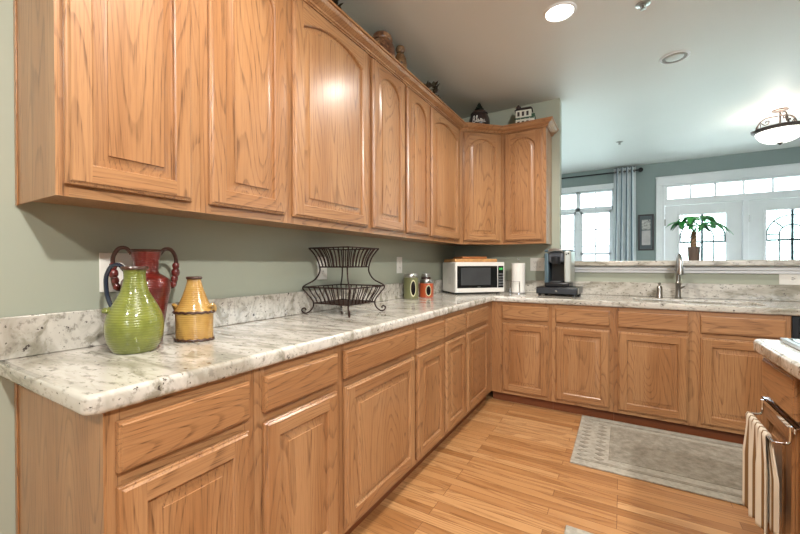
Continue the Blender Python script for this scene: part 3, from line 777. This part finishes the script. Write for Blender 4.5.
# ------------------------------------------------------------------ coffee maker on pod drawer
t = thing('pod_drawer', (1.10, 3.25, ZC), 'black coffee pod drawer under the coffee maker', 'drawer', rotz=math.radians(-3))
MB().box(-.168, .168, -.14, .15, .018, .078).build('case', M['black'], t, bevel=.006)
MB().box(-.16, .16, -.148, -.1405, .022, .070).build('drawer', plain('charcoal_plastic', (52, 56, 62), .35), t, bevel=.004)
MB().sphere((0, -.152, .046), .009).build('knob', M['steel'], t)
MB().box(.1685, .172, -.135, -.10, .03, .072).build('corner_trim', M['steel'], t)
for x in (-.14, .14):
    for y in (-.12, .13): MB().lathe([(.013, 0), (.015, .003), (.015, .02)], 12, (x, y, 0)).build('foot', M['black'], t)
t = thing('coffee_maker', (1.10, 3.25, ZC + .0785), 'black and silver single-cup coffee maker standing on the pod drawer', 'coffee maker', rotz=math.radians(-3)); t.scale = (1, 1, 1.22)
sil = plain('silver_plastic', (186, 188, 180), .3, .3)
smoke = plain('smoky_blue_plastic', (98, 122, 134), .1, coat=.5)
MB().box(-.105, .095, -.10, .11, 0, .03).build('base', M['black'], t, bevel=.008)
MB().box(-.08, .045, .02, .115, .03, .19).build('back_column', M['black'], t, bevel=.01)
sp = MB(); sp.prism([(.050, -.075), (.105, -.06), (.110, .11), (.050, .115)], .028, .262); sp.build('side_housing', sil, t, bevel=.012)
MB().prism([(-.12, -.05), (-.082, -.065), (-.082, .11), (-.12, .10)], .01, .245).build('water_tank', smoke, t, bevel=.012)
MB().box(-.08, .045, -.075, .115, .175, .25).build('brew_head', plain('dark_grey_plastic', (84, 90, 98), .3), t, bevel=.015)
MB().lathe([(.036, .165), (.04, .175), (.04, .215), (.03, .22)], 20, (-.018, -.062, 0)).build('pod_spout', M['black'], t)
hd = MB(); hd.tube([(-.075, -.05, .245), (-.07, -.085, .262), (-.018, -.098, .268), (.035, -.085, .262), (.042, -.05, .245)], .010, 8); hd.build('handle', M['steel'], t)
MB().prism([(-.118, -.05), (-.06, -.08), (.03, -.08), (.108, -.055), (.11, .11), (-.118, .105)], .2505, .268).build('lid', smoke, t, bevel=.007)
MB().box(-.065, .03, -.098, -.01, .0305, .040).build('drip_tray', plain('drip_grey', (90, 92, 96), .3, .5), t, bevel=.003)
bt_ = MB()
for x, z in ((.068, .232), (.085, .238)): bt_.sphere((x, -.071, z), .006, 10, 8)
bt_.build('button', M['blackgl'], t)

# ------------------------------------------------------------------ outlets and switches
def plate(name, axis, pos, w, h, label, kind):
    # axis 'x': on the left wall facing +x ; 'y': on the sink wall facing -y
    t = thing(name, pos, label, 'outlet' if 'outlet' in name else 'switch', rotz=RL if axis == 'x' else 0)
    MB().box(-w / 2, w / 2, -.006, -.0005, -h / 2, h / 2).build('cover_plate', M['plate'], t, bevel=.003)
    for typ, x in kind:
        if typ == 'o':
            r = MB(); 
            r.box(x - .017, x + .017, -.0085, -.0062, -.037, -.008).box(x - .017, x + .017, -.0085, -.0062, .008, .037); r.build('receptacle', M['plate'], t, bevel=.003)
            s = MB()
            for zc in (-.022, .022):
                for dx in (-.007, .006): s.box(x + dx - .001, x + dx + .001, -.0092, -.0086, zc - .002, zc + .007)
                s.box(x - .002, x + .002, -.0092, -.0086, zc - .011, zc - .007)
            s.build('slot', M['slot'], t)
        elif typ == 's':
            MB().box(x - .005, x + .005, -.014, -.0062, -.004, .012).build('toggle', M['plate'], t, bevel=.002)
        elif typ == 'h':
            r = MB(); r.box(x - .016, x + .016, -.0085, -.0062, -.022, .022); r.build('receptacle', M['plate'], t, bevel=.005)
            s = MB(); s.box(x - .007, x + .005, -.0092, -.0086, .005, .009).box(x - .007, x + .005, -.0092, -.0086, -.009, -.005).box(x + .008, x + .012, -.0092, -.0086, -.003, .003)
            s.build('slot', M['slot'], t)
    return t
plate('light_switch', 'x', (0, .305, 1.178), .118, .14, 'white double switch plate on the left wall behind the red urn', [('s', -.024), ('s', .024)])
plate('wall_outlet', 'x', (0, 1.378, 1.182), .085, .14, 'white outlet on the left wall behind the wire basket', [('o', 0)])
plate('light_switch', 'x', (0, 2.30, 1.198), .085, .135, 'single white plate on the left wall above the canisters', [('o', 0)])
plate('wall_outlet', 'y', (.868, Y, 1.20), .135, .128, 'white double outlet on the sink wall left of the coffee maker', [('o', -.025), ('o', .025)])
plate('wall_outlet', 'y', (2.70, Y, 1.0905), .235, .090, 'wide white outlet under the bar ledge near the right edge', [('h', -.045), ('h', .01), ('h', .065)])

# under-cabinet puck
tag(MB().box(-.05, .05, -.018, .018, -.011, -.0005).build('under_cabinet_light', M['plate'], loc=(.30, 2.955, ZU + .0135), rotz=PI / 4, bevel=.004), 'small white light bar under the diagonal corner cabinet', 'light')

# ------------------------------------------------------------------ ornaments on top of the wall cabinets
def mottled(name, a, b, c, sc=22, rough=.35):
    k = NT(name); n = k.noise(k.coords(rnd=False), sc, 4, .6, 1.0)
    k.base(k.ramp(n, [(.32, srgb(*a)), (.5, srgb(*b)), (.66, srgb(*c))])); k.set(Roughness=rough, Coat_Weight=.5); return k.m
jar = mottled('mottled_brown_glaze', (44, 26, 18), (96, 58, 36), (158, 120, 84))
t = thing('ginger_jar', (.20, 1.752, ZT), 'round mottled brown jar with domed lid on top of the wall cabinets', 'jar')
MB().lathe(ridged([(.055, 0), (.062, .005), (.082, .07), (.090, .14), (.084, .20), (.070, .235), (.066, .24), (.062, .242)], 5), 32).build('body', jar, t)
MB().lathe(ridged([(.068, .243), (.071, .255), (.062, .285), (.035, .303), (.012, .308), (.014, .315), (.002, .319)], 4), 28).build('lid', jar, t)
fig = mottled('carved_wood', (52, 34, 22), (104, 72, 40), (150, 116, 70), 40, .5)
t = thing('figurine', (.215, 1.965, ZT), 'small brown carved figurine just past the brown jar on top of the wall cabinets', 'figurine')
MB().lathe(ridged([(.036, 0), (.042, .01), (.046, .10), (.047, .18), (.042, .225), (.026, .262), (.02, .268)], 5), 24).build('body', fig, t)
MB().lathe(ridged([(.016, .268), (.026, .277), (.033, .297), (.028, .315), (.012, .325), (.002, .326)], 5), 20).build('head', fig, t)
leafm = mottled('dried_leaf', (30, 22, 16), (58, 42, 26), (72, 66, 36), 30, .7)
def garland(loc, n, length, label, seed, hh):
    rnd = random.Random(seed); t = thing('leaf_garland', loc, label, 'garland')
    L = length
    stem = [(.02 * math.sin(i * 1.3), -L / 2 + L * i / 12, .012 + hh * math.sin(PI * i / 12)) for i in range(13)]
    MB().tube(stem, .006, 6).build('stem', leafm, t)
    m = MB()
    for i in range(n):
        k = rnd.randint(0, 12); p = Vector(stem[k]); a = rnd.uniform(0, 2 * PI); el = rnd.uniform(.1, 1.2)
        d = Vector((math.cos(a) * math.cos(el), math.sin(a) * math.cos(el), math.sin(el))); s_ = d.orthogonal().normalized(); ll = rnd.uniform(.04, .065)
        q = d.cross(s_) * .004
        m.add([p, p + d * ll * .5 + s_ * ll * .25 + q, p + d * ll, p + d * ll * .5 - s_ * ll * .25 + q, p + d * ll * .5 - q * 2], [(0, 1, 4), (1, 2, 4), (2, 3, 4), (3, 0, 4), (0, 3, 2, 1)])
    m.build('leaves', leafm, t)
garland((.22, 1.22, ZT), 90, .34, 'nearer dark dried leaf garland on the cabinets, cut by the top picture edge', 3, .17)
garland((.20, 2.53, ZT), 110, .36, 'dark dried leaf garland on the cabinets between the figurine and the black urn', 5, .26)
# black lidded urn with white script strokes
t = thing('lidded_urn', (.398, 3.142, ZT), 'dark lidded jar with pale lettering and tree-shaped finial above the corner cabinet', 'jar')
dj = mottled('dark_jar_glaze', (28, 24, 26), (48, 36, 36), (70, 52, 46), 18)
MB().lathe(ridged([(.06, 0), (.085, .02), (.099, .09), (.098, .14), (.082, .185), (.07, .195)], 5), 32).build('body', dj, t)
MB().lathe(ridged([(.079, .196), (.081, .206), (.062, .225), (.03, .236), (.014, .24)], 5), 28).build('lid', dj, t)
MB().lathe([(.014, .238), (.011, .248), (.044, .250), (.022, .268), (.032, .269), (.014, .288), (.020, .289), (.001, .318)], 14).build('finial', plain('dark_green_tree', (34, 44, 34), .5), t)
wr = MB(); a0 = math.atan2(-.3387 - 3.12, 1.579 - .42)
def on_jar(s_, z): a = a0 + s_ / .099; return (.1005 * math.cos(a), .1005 * math.sin(a), z)
strokes = [[(-.062, .10), (-.055, .15), (-.042, .155), (-.042, .13), (-.056, .122), (-.038, .115), (-.042, .098), (-.06, .1)],
           [(-.03, .10), (-.018, .15), (-.022, .155), (-.024, .11), (-.012, .1), (-.004, .115), (-.01, .124), (-.014, .11), (-.002, .1), (.008, .112)],
           [(.010, .1), (.012, .124), (.022, .12), (.022, .102), (.03, .1)], [(.032, .12), (.034, .102), (.044, .102), (.046, .12), (.047, .1), (.06, .103)]]
for s_ in strokes: wr.tube(smooth_path([on_jar(a, z) for a, z in s_], 4), .0032, 6)
wr.build('lettering', plain('white_lettering', (226, 222, 214), .5), t)
# little house ornament
t = thing('house_ornament', (.795, 3.305, ZT), 'small white and green toy house ornament on the cabinet nearest the opening', 'ornament', rotz=math.radians(8))
wht = plain('ornament_white', (222, 222, 206), .5); grn = plain('ornament_green', (40, 84, 58), .5); drf = plain('ornament_roof', (52, 40, 38), .6)
MB().box(-.085, .075, -.05, .05, 0, .12).box(-.085, .055, -.045, .05, .13, .205).build('walls', wht, t, bevel=.002)
MB().box(-.095, .09, -.065, .055, .12, .13).box(.055, .085, -.05, .05, .13, .16).build('porch_roof', grn, t, bevel=.002)
rf = MB(); rf.add([(-.095, -.055, .206), (.065, -.055, .206), (.065, .055, .206), (-.095, .055, .206), (-.075, 0, .245), (.045, 0, .245)], [(0, 3, 2, 1), (0, 1, 5, 4), (1, 2, 5), (2, 3, 4, 5), (3, 0, 4)])
rf.build('roof', drf, t)
MB().prism(arc(-.065, 0, .02, 0, 2 * PI - .4, 9), .206, .250).lathe([(.026, .250), (.002, .275)], 10, (-.065, 0, 0)).build('turret', drf, t)
wd = MB()
for x in (-.06, -.02, .02):
    wd.box(x - .010, x + .010, -.0475, -.0445, .15, .19); wd.box(x - .011, x + .011, -.053, -.0495, .04, .10)
wd.build('windows', drf, t)
ps = MB()
for x in (-.08, -.04, 0, .04, .08): ps.box(x - .003, x + .003, -.064, -.058, 0, .12)
ps.build('porch_post', wht, t)

# ------------------------------------------------------------------ ceiling fittings
M['lit'] = emis('lit_lens', (255, 246, 232), 9.0)
M['unlit'] = plain('lens_off', (206, 208, 204), .3)
def downlight(x, y, lit, label):
    t = thing('recessed_light', (x, y, H), label, 'ceiling light')
    MB().lathe([(.079, -.002), (.082, -.009), (.094, -.006), (.098, -.0005)], 36, caps=False).build('trim_ring', M['white'], t)
    if lit: MB().lathe([(.001, -.004), (.079, -.004), (.079, -.001), (.001, -.001)], 36, caps=False).build('lens', M['lit'], t)
    else:
        MB().lathe([(.079, -.002), (.060, -.0015), (.060, -.0008), (.001, -.0008)], 36, caps=False).build('baffle', plain('baffle_grey', (150, 148, 140), .5), t)
        MB().lathe([(.058, -.001), (.055, -.007), (.030, -.014), (.001, -.016)], 32).build('bulb', M['unlit'], t)
    return t
downlight(1.242, 2.185, True, 'lit recessed ceiling light above the kitchen floor')
downlight(1.922, 3.185, False, 'unlit recessed ceiling light above the sink')
lamp('downlight_beam', (1.242, 2.185, H - .03), (1.242, 2.185, 0), 110, WARM, 150, .7, .07)
lamp('downlight_beam', (1.05, .35, H - .03), (1.0, .35, 0), 90, WARM, 150, .7, .07)
lamp('downlight_beam', (2.75, -.55, H - .03), (1.0, 1.0, .6), 310, (1, .97, .93), 150, .6, .06)
def sprinkler(x, y, label):
    t = thing('fire_sprinkler', (x, y, H), label, 'sprinkler')
    MB().lathe([(.040, -.0005), (.040, -.003), (.024, -.009), (.012, -.010)], 24).build('escutcheon', M['nickel'], t)
    MB().tube([(0, 0, -.008), (0, 0, -.022)], .006, 8).tube([(-.012, 0, -.010), (-.012, 0, -.02), (0, 0, -.031), (.012, 0, -.02), (.012, 0, -.010)], .0028, 6).build('frame', M['nickel'], t)
    MB().lathe([(.017, -.031), (.017, -.033), (.004, -.035)], 14).build('deflector', M['nickel'], t)
lamp('downlight_beam', (1.35, -1.7, H - .03), (1.1, -1.0, 0), 170, (1, .96, .90), 150, .7, .07)
sprinkler(1.686, 2.369, 'ceiling fire sprinkler at the top edge right of the lit downlight')
sprinkler(1.55, 5.267, 'small ceiling fire sprinkler in the living room beyond the opening')
# semi-flush bowl light in the living room
t = thing('bowl_ceiling_light', (2.97, 4.95, H), 'lit bronze scroll ceiling light with white glass bowl in the living room', 'ceiling light')
MB().lathe([(.065, -.0005), (.065, -.012), (.03, -.022), (.012, -.026)], 28).tube([(0, 0, -.02), (0, 0, -.33)], .008, 10).build('canopy', M['bronze'], t)
MB().lathe([(.185, -.225), (.198, -.215), (.216, -.205), (.221, -.195), (.21, -.19), (.185, -.200)], 44, caps=False).build('rim', M['bronze'], t)
MB().lathe(ridged([(.190, -.212), (.172, -.262), (.13, -.305), (.07, -.330), (.004, -.338)], 5), 40, caps=False).build('glass_bowl', emis('lit_bowl_glass', (255, 250, 240), 3.0), t)
MB().lathe([(.004, -.36), (.012, -.352), (.022, -.342), (.03, -.338), (.012, -.334)], 16).build('finial', M['bronze'], t)
for i in range(3):
    a = 2 * PI * i / 3 + .55; q = MB(); c_, s_ = math.cos(a), math.sin(a)
    pth = smooth_path([(.235, -.185), (.215, -.17), (.20, -.19), (.185, -.16), (.175, -.11), (.15, -.07), (.11, -.05), (.06, -.055), (.02, -.04)], 6)if False else smooth_path([(r * c_, r * s_, z) for r, z in ((.228, -.17), (.212, -.16), (.205, -.19), (.19, -.165), (.175, -.12), (.15, -.08), (.11, -.055), (.065, -.055), (.015, -.06))], 6)
    q.tube(pth, .0075, 8)
    q.tube(smooth_path([(r * c_, r * s_, z) for r, z in ((.15, -.085), (.12, -.12), (.09, -.115), (.085, -.09), (.105, -.085), (.11, -.10))], 5), .005, 8)
    q.tube(smooth_path([(r * c_, r * s_, z) for r, z in ((.15, -.10), (.15, -.15), (.17, -.165), (.175, -.15), (.165, -.14))], 5), .005, 8)
    q.build('scroll_arm', M['bronze'], t)
pl = bpy.data.lights.new('bowl_glow', 'POINT'); pl.energy = 7; pl.color = WARM; pl.shadow_soft_size = .05
po = bpy.data.objects.new('bowl_glow', pl); COL.objects.link(po); po.location = (2.97, 4.95, H - .17)

# ------------------------------------------------------------------ curtain, rod, picture
t = thing('curtain_rod', (1.80, YF - .09, 2.685), 'black curtain rod with ball finial above the living room window', 'curtain rod')
MB().tube([(-2.2, 0, 0), (.0, 0, 0)], .0125, 12).build('pole', M['rodmat'], t)
MB().sphere((.03, 0, 0), .036, 18, 12).lathe([(.02, -.008), (.02, .008)], 12, (-.002, 0, 0)).build('finial', M['rodmat'], t)
MB().tube([(-.06, 0, -.012), (-.06, .05, -.02), (-.06, .0885, -.02)], .008, 8).lathe([(.03, 0), (.03, .008)], 16, M4=Matrix.Translation((-.06, .081, -.02)) @ Matrix.Rotation(-PI / 2, 4, 'X')).build('bracket', M['rodmat'], t)
def curtain_mat():
    k = NT('striped_curtain'); v = k.n('ShaderNodeTexCoord').outputs['UV']
    x = k.n('ShaderNodeSeparateXYZ'); k.l(v, x.inputs[0])
    st = k.math('FRACT', k.math('MULTIPLY', x.outputs[0], 4.5))
    col = k.ramp(st, [(0, srgb(232, 238, 240)), (.52, srgb(238, 242, 244)), (.58, srgb(100, 116, 128)), (.72, srgb(84, 102, 116)), (.78, srgb(214, 222, 228)), (1, srgb(232, 238, 240))])
    k.base(col); k.set(Roughness=.8); k.bump(k.noise(k.coords(rnd=False), 300, 2), .2, .001); return k.m
def sheet(name, fn, nu, nv, mat, parent=None, loc=(0, 0, 0), thick=.002):
    me = bpy.data.meshes.new(name); vs = []; uv = []
    for j in range(nv + 1):
        for i in range(nu + 1): vs.append(fn(i / nu, j / nv)); uv.append((i / nu, j / nv))
    fs = [(j * (nu + 1) + i, j * (nu + 1) + i + 1, (j + 1) * (nu + 1) + i + 1, (j + 1) * (nu + 1) + i) for j in range(nv) for i in range(nu)]
    me.from_pydata(vs, [], fs); me.materials.append(mat); ul_ = me.uv_layers.new(name='uv')
    for p in me.polygons:
        for li in p.loop_indices: ul_.data[li].uv = uv[me.loops[li].vertex_index]
    me.shade_smooth(); o = bpy.data.objects.new(name, me); COL.objects.link(o); o.location = loc
    if parent: o.parent = parent
    s = o.modifiers.new('solid', 'SOLIDIFY'); s.thickness = thick; s.offset = 0
    return o
t = thing('curtain', (1.615, YF - .09, 0), 'pale blue-grey striped grommet curtain panel beside the living room window', 'curtain')
def cfn(u, v):
    wv = math.sin(u * 2 * PI * 4.5) ; wid = .15 + .035 * (1 - v) ** 1.5
    return ((-1 + 2 * u) * wid - .01 * (1 - v) + .012 * math.sin(u * 31) * (1 - v), .042 * wv * (.75 + .25 * v), .03 + v * 2.715)
sheet('panel', cfn, 132, 16, curtain_mat(), t, thick=.003)
gm = MB()
for i in range(11):
    u = (i + .5) / 11; x = (-1 + 2 * u) * .15
    gm.lathe([(.021, -.004), (.030, -.004), (.030, .004), (.021, .004), (.021, -.004)], 16, caps=False, M4=Matrix.Translation((x, 0, 2.685)) @ Matrix.Rotation(PI / 2, 4, 'Y') @ Matrix.Rotation(.0, 4, 'X'))
gm.build('grommet', M['nickel'], t)
t = thing('picture_frame', (1.905, YF, 1.70), 'dark framed double picture hanging between the curtain and the french doors', 'picture')
fr = MB(); a, b, k_ = .105, .285, .022
fr.box(-a, a, -.022, -.001, b - k_, b).box(-a, a, -.022, -.001, -b, -b + k_).box(-a, -a + k_, -.022, -.001, -b + k_, b - k_).box(a - k_, a, -.022, -.001, -b + k_, b - k_)
fr.build('frame', plain('dark_frame', (38, 34, 36), .35), t, bevel=.004)
MB().box(-a + k_, a - k_, -.012, -.002, -b + k_, b - k_).build('mat_board', plain('grey_mat', (92, 100, 104), .8), t)
pm = mottled('picture_print', (70, 70, 72), (176, 172, 168), (214, 208, 204), 26, .6)
MB().box(-.055, .06, -.014, -.0122, .045, .20).build('upper_print', pm, t)
MB().box(-.055, .06, -.014, -.0122, -.20, .03).build('lower_print', plain('pale_print', (196, 190, 190), .6, var=.06), t)

# ------------------------------------------------------------------ potted plant on the bar ledge
t = thing('potted_plant', (2.085, 3.52, 1.2295), 'small braided-trunk plant with green palmate leaves in a brown pot on the bar ledge', 'plant')
MB().lathe([(.034, 0), (.036, .004), (.0425, .105), (.0425, .112), (.038, .112), (.036, .095), (.001, .095)], 28).build('pot', plain('taupe_pot', (98, 84, 74), .55), t)
MB().lathe([(.0365, .09), (.03, .098), (.001, .100)], 20).build('soil', plain('soil', (50, 38, 30), .95), t)
tk = MB()
for i in range(3):
    pth = [(.010 * math.cos(2.09 * i + 9 * z), .010 * math.sin(2.09 * i + 9 * z), .095 + z * .14) for z in [j / 14 for j in range(15)]]
    tk.tube(pth, [.011 - .003 * j / 14 for j in range(15)], 8)
tk.build('trunk', mottled('trunk_bark', (84, 66, 46), (128, 104, 74), (150, 128, 96), 40, .8), t)
lf = NT('leaf_green'); v_ = lf.noise(lf.coords(), 12, 3); lf.base(lf.mix(lf.rng(v_, .3, .7), srgb(22, 92, 40), srgb(52, 150, 66))); lf.set(Roughness=.35); lf.p.inputs['Transmission Weight'].default_value = .0
def leaflet(mb, p, d, ln, wd, droop):
    d = Vector(d).normalized(); side = d.cross(Vector((0, 0, 1))); side = side.normalized() if side.length > .05 else Vector((1, 0, 0))
    n = 7; row = []
    for i in range(n + 1):
        s = i / n; c = Vector(p) + d * ln * s + Vector((0, 0, -droop * s * s)); w_ = wd * math.sin(PI * (s * .94 + .03)) ** .8
        row.append([c + side * w_ + Vector((0, 0, .12 * w_)), c + Vector((0, 0, -.1 * w_)), c - side * w_ + Vector((0, 0, .12 * w_))])
    vs = [q for r in row for q in r]
    mb.add(vs, [f for i in range(n) for f in ((i * 3, i * 3 + 1, i * 3 + 4, i * 3 + 3), (i * 3 + 1, i * 3 + 2, i * 3 + 5, i * 3 + 4))])
rl = random.Random(11)
heads = [((-.085, -.02, .29), .85), ((-.03, -.04, .325), .9), ((.05, .01, .33), 1.0), ((.095, -.02, .275), 1.15), ((-.04, .05, .30), .8), ((.03, -.07, .255), .9)]
for hpos, sc in [((a, b, c + .03), d) for (a, b, c), d in heads]:
    m = MB(); base_ = Vector((0, 0, .23)); hp_ = Vector(hpos)
    m.tube(smooth_path([base_, (base_ + hp_) / 2 + Vector((0, 0, .02)), hp_], 4), .0025, 6)
    out = Vector((hp_.x, hp_.y, 0)); ang0 = math.atan2(out.y, out.x)
    for kx in range(6):
        a_ = ang0 + (-1.9 + 3.8 * kx / 5) + rl.uniform(-.15, .15)
        leaflet(m, hp_, (math.cos(a_), math.sin(a_), .12), rl.uniform(.10, .14) * sc, rl.uniform(.018, .024), rl.uniform(.05, .12) * sc)
    o = m.build('leaf', lf.m, t, angle=80); sdf = o.modifiers.new('solid', 'SOLIDIFY'); sdf.thickness = .0008

# ------------------------------------------------------------------ island with cooktop, towel bar, towel
IX, IY1, IY0 = 2.042, 1.53, .10
t = thing('kitchen_island', (IX, IY1, 0), 'oak kitchen island at the right edge with a striped towel hanging on its door', 'island', rotz=-PI / 2)
# local x runs toward the camera (-y), local y runs to +x, front faces -x
WI = IY1 - IY0
MB().box(0, WI, .02, .82, ZK, ZS - .002).build('body', M['oak'], t)
MB().box(.0, WI, .07, .80, .001, ZK).build('toe_kick', M['kick'], t)
f = MB(); ids = [(.022, .318), (.36, .80), (.84, 1.38)]
xs = [0] + [x for d in ids for x in (d[0] + .012, d[1] - .012)] + [WI]
for i in range(0, len(xs), 2): f.box(xs[i], xs[i + 1], 0, .0195, ZK, ZS - .002)
f.c = 1
for i in range(1, len(xs) - 1, 2):
    for q0, q1 in ((ZK, .124), (.700, .745), (.85, ZS - .002)): f.box(xs[i], xs[i + 1], .0004, .0195, q0, q1)
f.build('face_frame', [M['oak'], M['oakh']], t)
for d in ids:
    door_mb(d[1] - d[0], .715 - .112).build('door', [M['oak'], M['oakh']], t, loc=(d[0], -.0035, .112), angle=25)
    drawer_mb(d[1] - d[0], .862 - .733).build('drawer_front', M['oakh'], t, loc=(d[0], -.0035, .733), angle=25)
isl = flat_slab('island_countertop', [[(IX - .045, IY0 - .02), (IX + .88, IY0 - .02), (IX + .88, IY1 + .0)] + arc(IX - .045 + .03, IY1 - .02, .03, PI / 2, PI, 5)], ZS, ZC, M['granite'])
tag(isl, 'granite countertop of the island in the right foreground', 'countertop')
t = thing('cooktop', (2.315, 1.115, ZC + .0003), 'glass cooktop with a bright steel rim set on the island granite', 'cooktop')
MB().box(-.25, .25, -.39, .39, 0, .013).build('rim', M['steel'], t, bevel=.003)
MB().box(-.232, .232, -.372, .372, .0132, .0150).build('glass_top', M['blackgl'], t, bevel=.001)
for x, y, r in ((-.12, .2, .09), (.11, .2, .07), (-.12, -.2, .07), (.11, -.2, .1)):
    MB().lathe([(r, .0151), (r, .0156), (r - .006, .0156), (r - .006, .0151), (r, .0151)], 32, (x, y, 0), caps=False).build('burner_ring', plain('burner_grey', (96, 96, 98), .4), t)
# over-door towel bar on the far island door
dfx = IX - .0240                               # outer face of the door
t = thing('towel_bar', (dfx, 1.36, .715), 'chrome over-door towel bar hooked on the island door', 'towel bar')
ya_, yb_ = 1.475 - 1.36, 1.215 - 1.36
bar = MB()
bar.box(-.003, -.0008, yb_ - .03, ya_ + .02, -.012, .006).box(-.003, .0225, yb_ - .03, ya_ + .02, .0035, .006)
bar.build('hook_strip', M['chrome'], t)
for yy in (ya_, yb_): MB().tube(smooth_path([(-.005, yy, .0), (-.005, yy, -.035), (-.009, yy, -.052), (-.025, yy, -.056), (-.042, yy, -.056)], 5), .0042, 8).build('arm', M['chrome'], t)
MB().tube([(-.042, ya_ + .004, -.056), (-.042, yb_ - .004, -.056)], .0045, 10).build('rail', M['chrome'], t)
def towel_mat():
    k = NT('striped_towel'); tc = k.n('ShaderNodeTexCoord'); x = k.n('ShaderNodeSeparateXYZ'); k.l(tc.outputs['UV'], x.inputs[0])
    st = k.math('FRACT', k.math('MULTIPLY', x.outputs[0], 6.0))
    col = k.ramp(st, [(0, srgb(226, 216, 198)), (.62, srgb(226, 216, 198)), (.66, srgb(122, 92, 54)), (.88, srgb(134, 102, 62)), (.92, srgb(226, 216, 198))])
    k.base(col); k.set(Roughness=.95); k.bump(k.noise(k.coords(rnd=False), 400, 2), .6, .002); return k.m
def tfn(u, v):
    # v 0..1 : bottom of the outer half -> over the rail -> bottom of the inner half
    y0 = 1.262 + (u) * .205
    Lo, Li = .315, .285; r_ = .0075; arc_l = PI * r_; tot = Lo + arc_l + Li; s = v * tot
    rx, rz = dfx - .042, .715 - .056
    if s < Lo: dz = Lo - s; x = rx - r_; z = rz - dz; side = -1; k = dz
    elif s < Lo + arc_l: a = (s - Lo) / r_; x = rx - r_ * math.cos(a); z = rz + r_ * math.sin(a); side = 0; k = 0
    else: dz = s - Lo - arc_l; x = rx + r_; z = rz - dz; side = 1; k = dz
    g_ = min(1, k / .12)
    fold = math.sin(u * 2 * PI * 3.2 + (0 if side < 0 else 1.0))
    if side < 0: x += -.004 * g_ + .009 * g_ * fold; y = y0 + .012 * g_ * (u - .5) * 2 - .008 * g_ + .004 * math.sin(u * 17) * g_; z += .012 * math.sin(u * 7) * g_
    elif side > 0: x += -.001 + .004 * g_ * fold; y = y0 - .055 * g_
    else: y = y0
    return (x, y, z)
tw = sheet('dish_towel', tfn, 90, 60, towel_mat(), thick=.004)
tag(tw, 'cream and brown striped dish towel draped over the chrome bar on the island', 'towel')

# ------------------------------------------------------------------ rugs
def rug_mat():
    k = NT('grey_woven_rug'); v = k.coords(rnd=False)
    wv = k.n('ShaderNodeTexWave', wave_type='BANDS', bands_direction='DIAGONAL'); k.l(v, wv.inputs['Vector']); wv.inputs['Scale'].default_value = 55; wv.inputs['Distortion'].default_value = 5; wv.inputs['Detail'].default_value = 2
    n = k.noise(v, 24, 5, .65); n2 = k.noise(v, 260, 2)
    col = k.ramp(n, [(.3, srgb(128, 122, 108)), (.5, srgb(158, 152, 138)), (.7, srgb(182, 176, 162))])
    col = k.mix(k.math('MULTIPLY', wv.outputs['Fac'], .45), col, srgb(132, 126, 112))
    k.base(col); k.set(Roughness=.95); k.bump(k.math('ADD', wv.outputs['Fac'], n2), .5, .004); return k.m
RM = rug_mat(); RB = plain('rug_border_grey', (182, 177, 163), .95, var=.08, scale=40, bump=.5)
t = thing('kitchen_rug', (1.72, 2.52, .0008), 'grey woven runner rug on the wood floor in front of the sink cabinets', 'rug')
ax_, ay_ = .41, .405
MB().box(-ax_ - .0, .86, -ay_, ay_, 0, .010).build('base', RB, t, bevel=.004)
MB().box(-ax_ + .20, .70, -ay_ + .14, ay_ - .13, .0102, .0135).build('centre_field', RM, t, bevel=.002)
for x in (-ax_ + .055, -ax_ + .15):
    n_ = 10; bd = MB()
    for i in range(n_):
        yy = -ay_ + .09 + (2 * ay_ - .18) * (i + .5) / n_
        bd.prism([(x - .028, yy), (x, yy - .022), (x + .028, yy), (x, yy + .022)], .0102, .0125)
    bd.build('border_pattern', RM, t)
for s in (-1, 1): MB().box(-ax_ + .02, .84, s * (ay_ - .07) - .012, s * (ay_ - .07) + .012, .0102, .0122).build('border_line', RM, t)
t = thing('kitchen_rug', (1.62, 1.22, .0008), 'second grey rug, only its corner showing at the bottom edge', 'rug')
MB().box(-.26, .2, -.4, .29, 0, .010).build('base', RB, t, bevel=.004)
MB().box(-.20, .14, -.34, .23, .0102, .0130).build('centre_field', RM, t, bevel=.002)

# ------------------------------------------------------------------ outdoors seen through the glass
M['bounce_patio'] = plain('bounce_patio', (168, 176, 168), .9, var=.2, scale=3)  # patio ground made pale to reflect sky light up to the ceiling
g = MB().box(-14, 20, 6.95, 34, -.35, -.30); o = g.build('bounce_ground', M['bounce_patio']); o['kind'] = 'structure'
def tree(x, y, h, r, seed, label):
    rnd = random.Random(seed); t = thing('garden_tree', (x, y, -.3), label, 'tree')
    MB().tube([(0, 0, 0), (.05, 0, h * .3), (0, .05, h * .75)], [.12, .09, .04], 8).build('trunk', M['kick'], t)
    m = MB()
    for i in range(700):
        a = rnd.uniform(0, 2 * PI); zz = rnd.uniform(-1, 1); q = math.sqrt(1 - zz * zz); rr = r * rnd.uniform(.45, 1)
        p = Vector((q * math.cos(a) * rr, q * math.sin(a) * rr, h * .62 + zz * rr * h * .38 / r)); d = Vector((rnd.uniform(-1, 1), rnd.uniform(-1, 1), rnd.uniform(-.6, .6))).normalized(); s_ = d.orthogonal(); s_.normalize(); L = rnd.uniform(.10, .2)
        m.add([p - d * L, p + s_ * L * .5, p + d * L, p - s_ * L * .5], [(0, 1, 2, 3)])
    m.build('foliage', plain('foliage', (84, 120, 92), .7, var=.1), t)
tree(-2.6, 14.5, 4.2, 1.6, 1, 'pale garden tree seen through the left living room window')
tree(4.4, 13.0, 3.0, 1.5, 2, 'pale green garden shrub tree seen through the left french door')
tree(8.0, 13.5, 3.0, 1.6, 4, 'pale green garden shrub tree seen through the right french door')
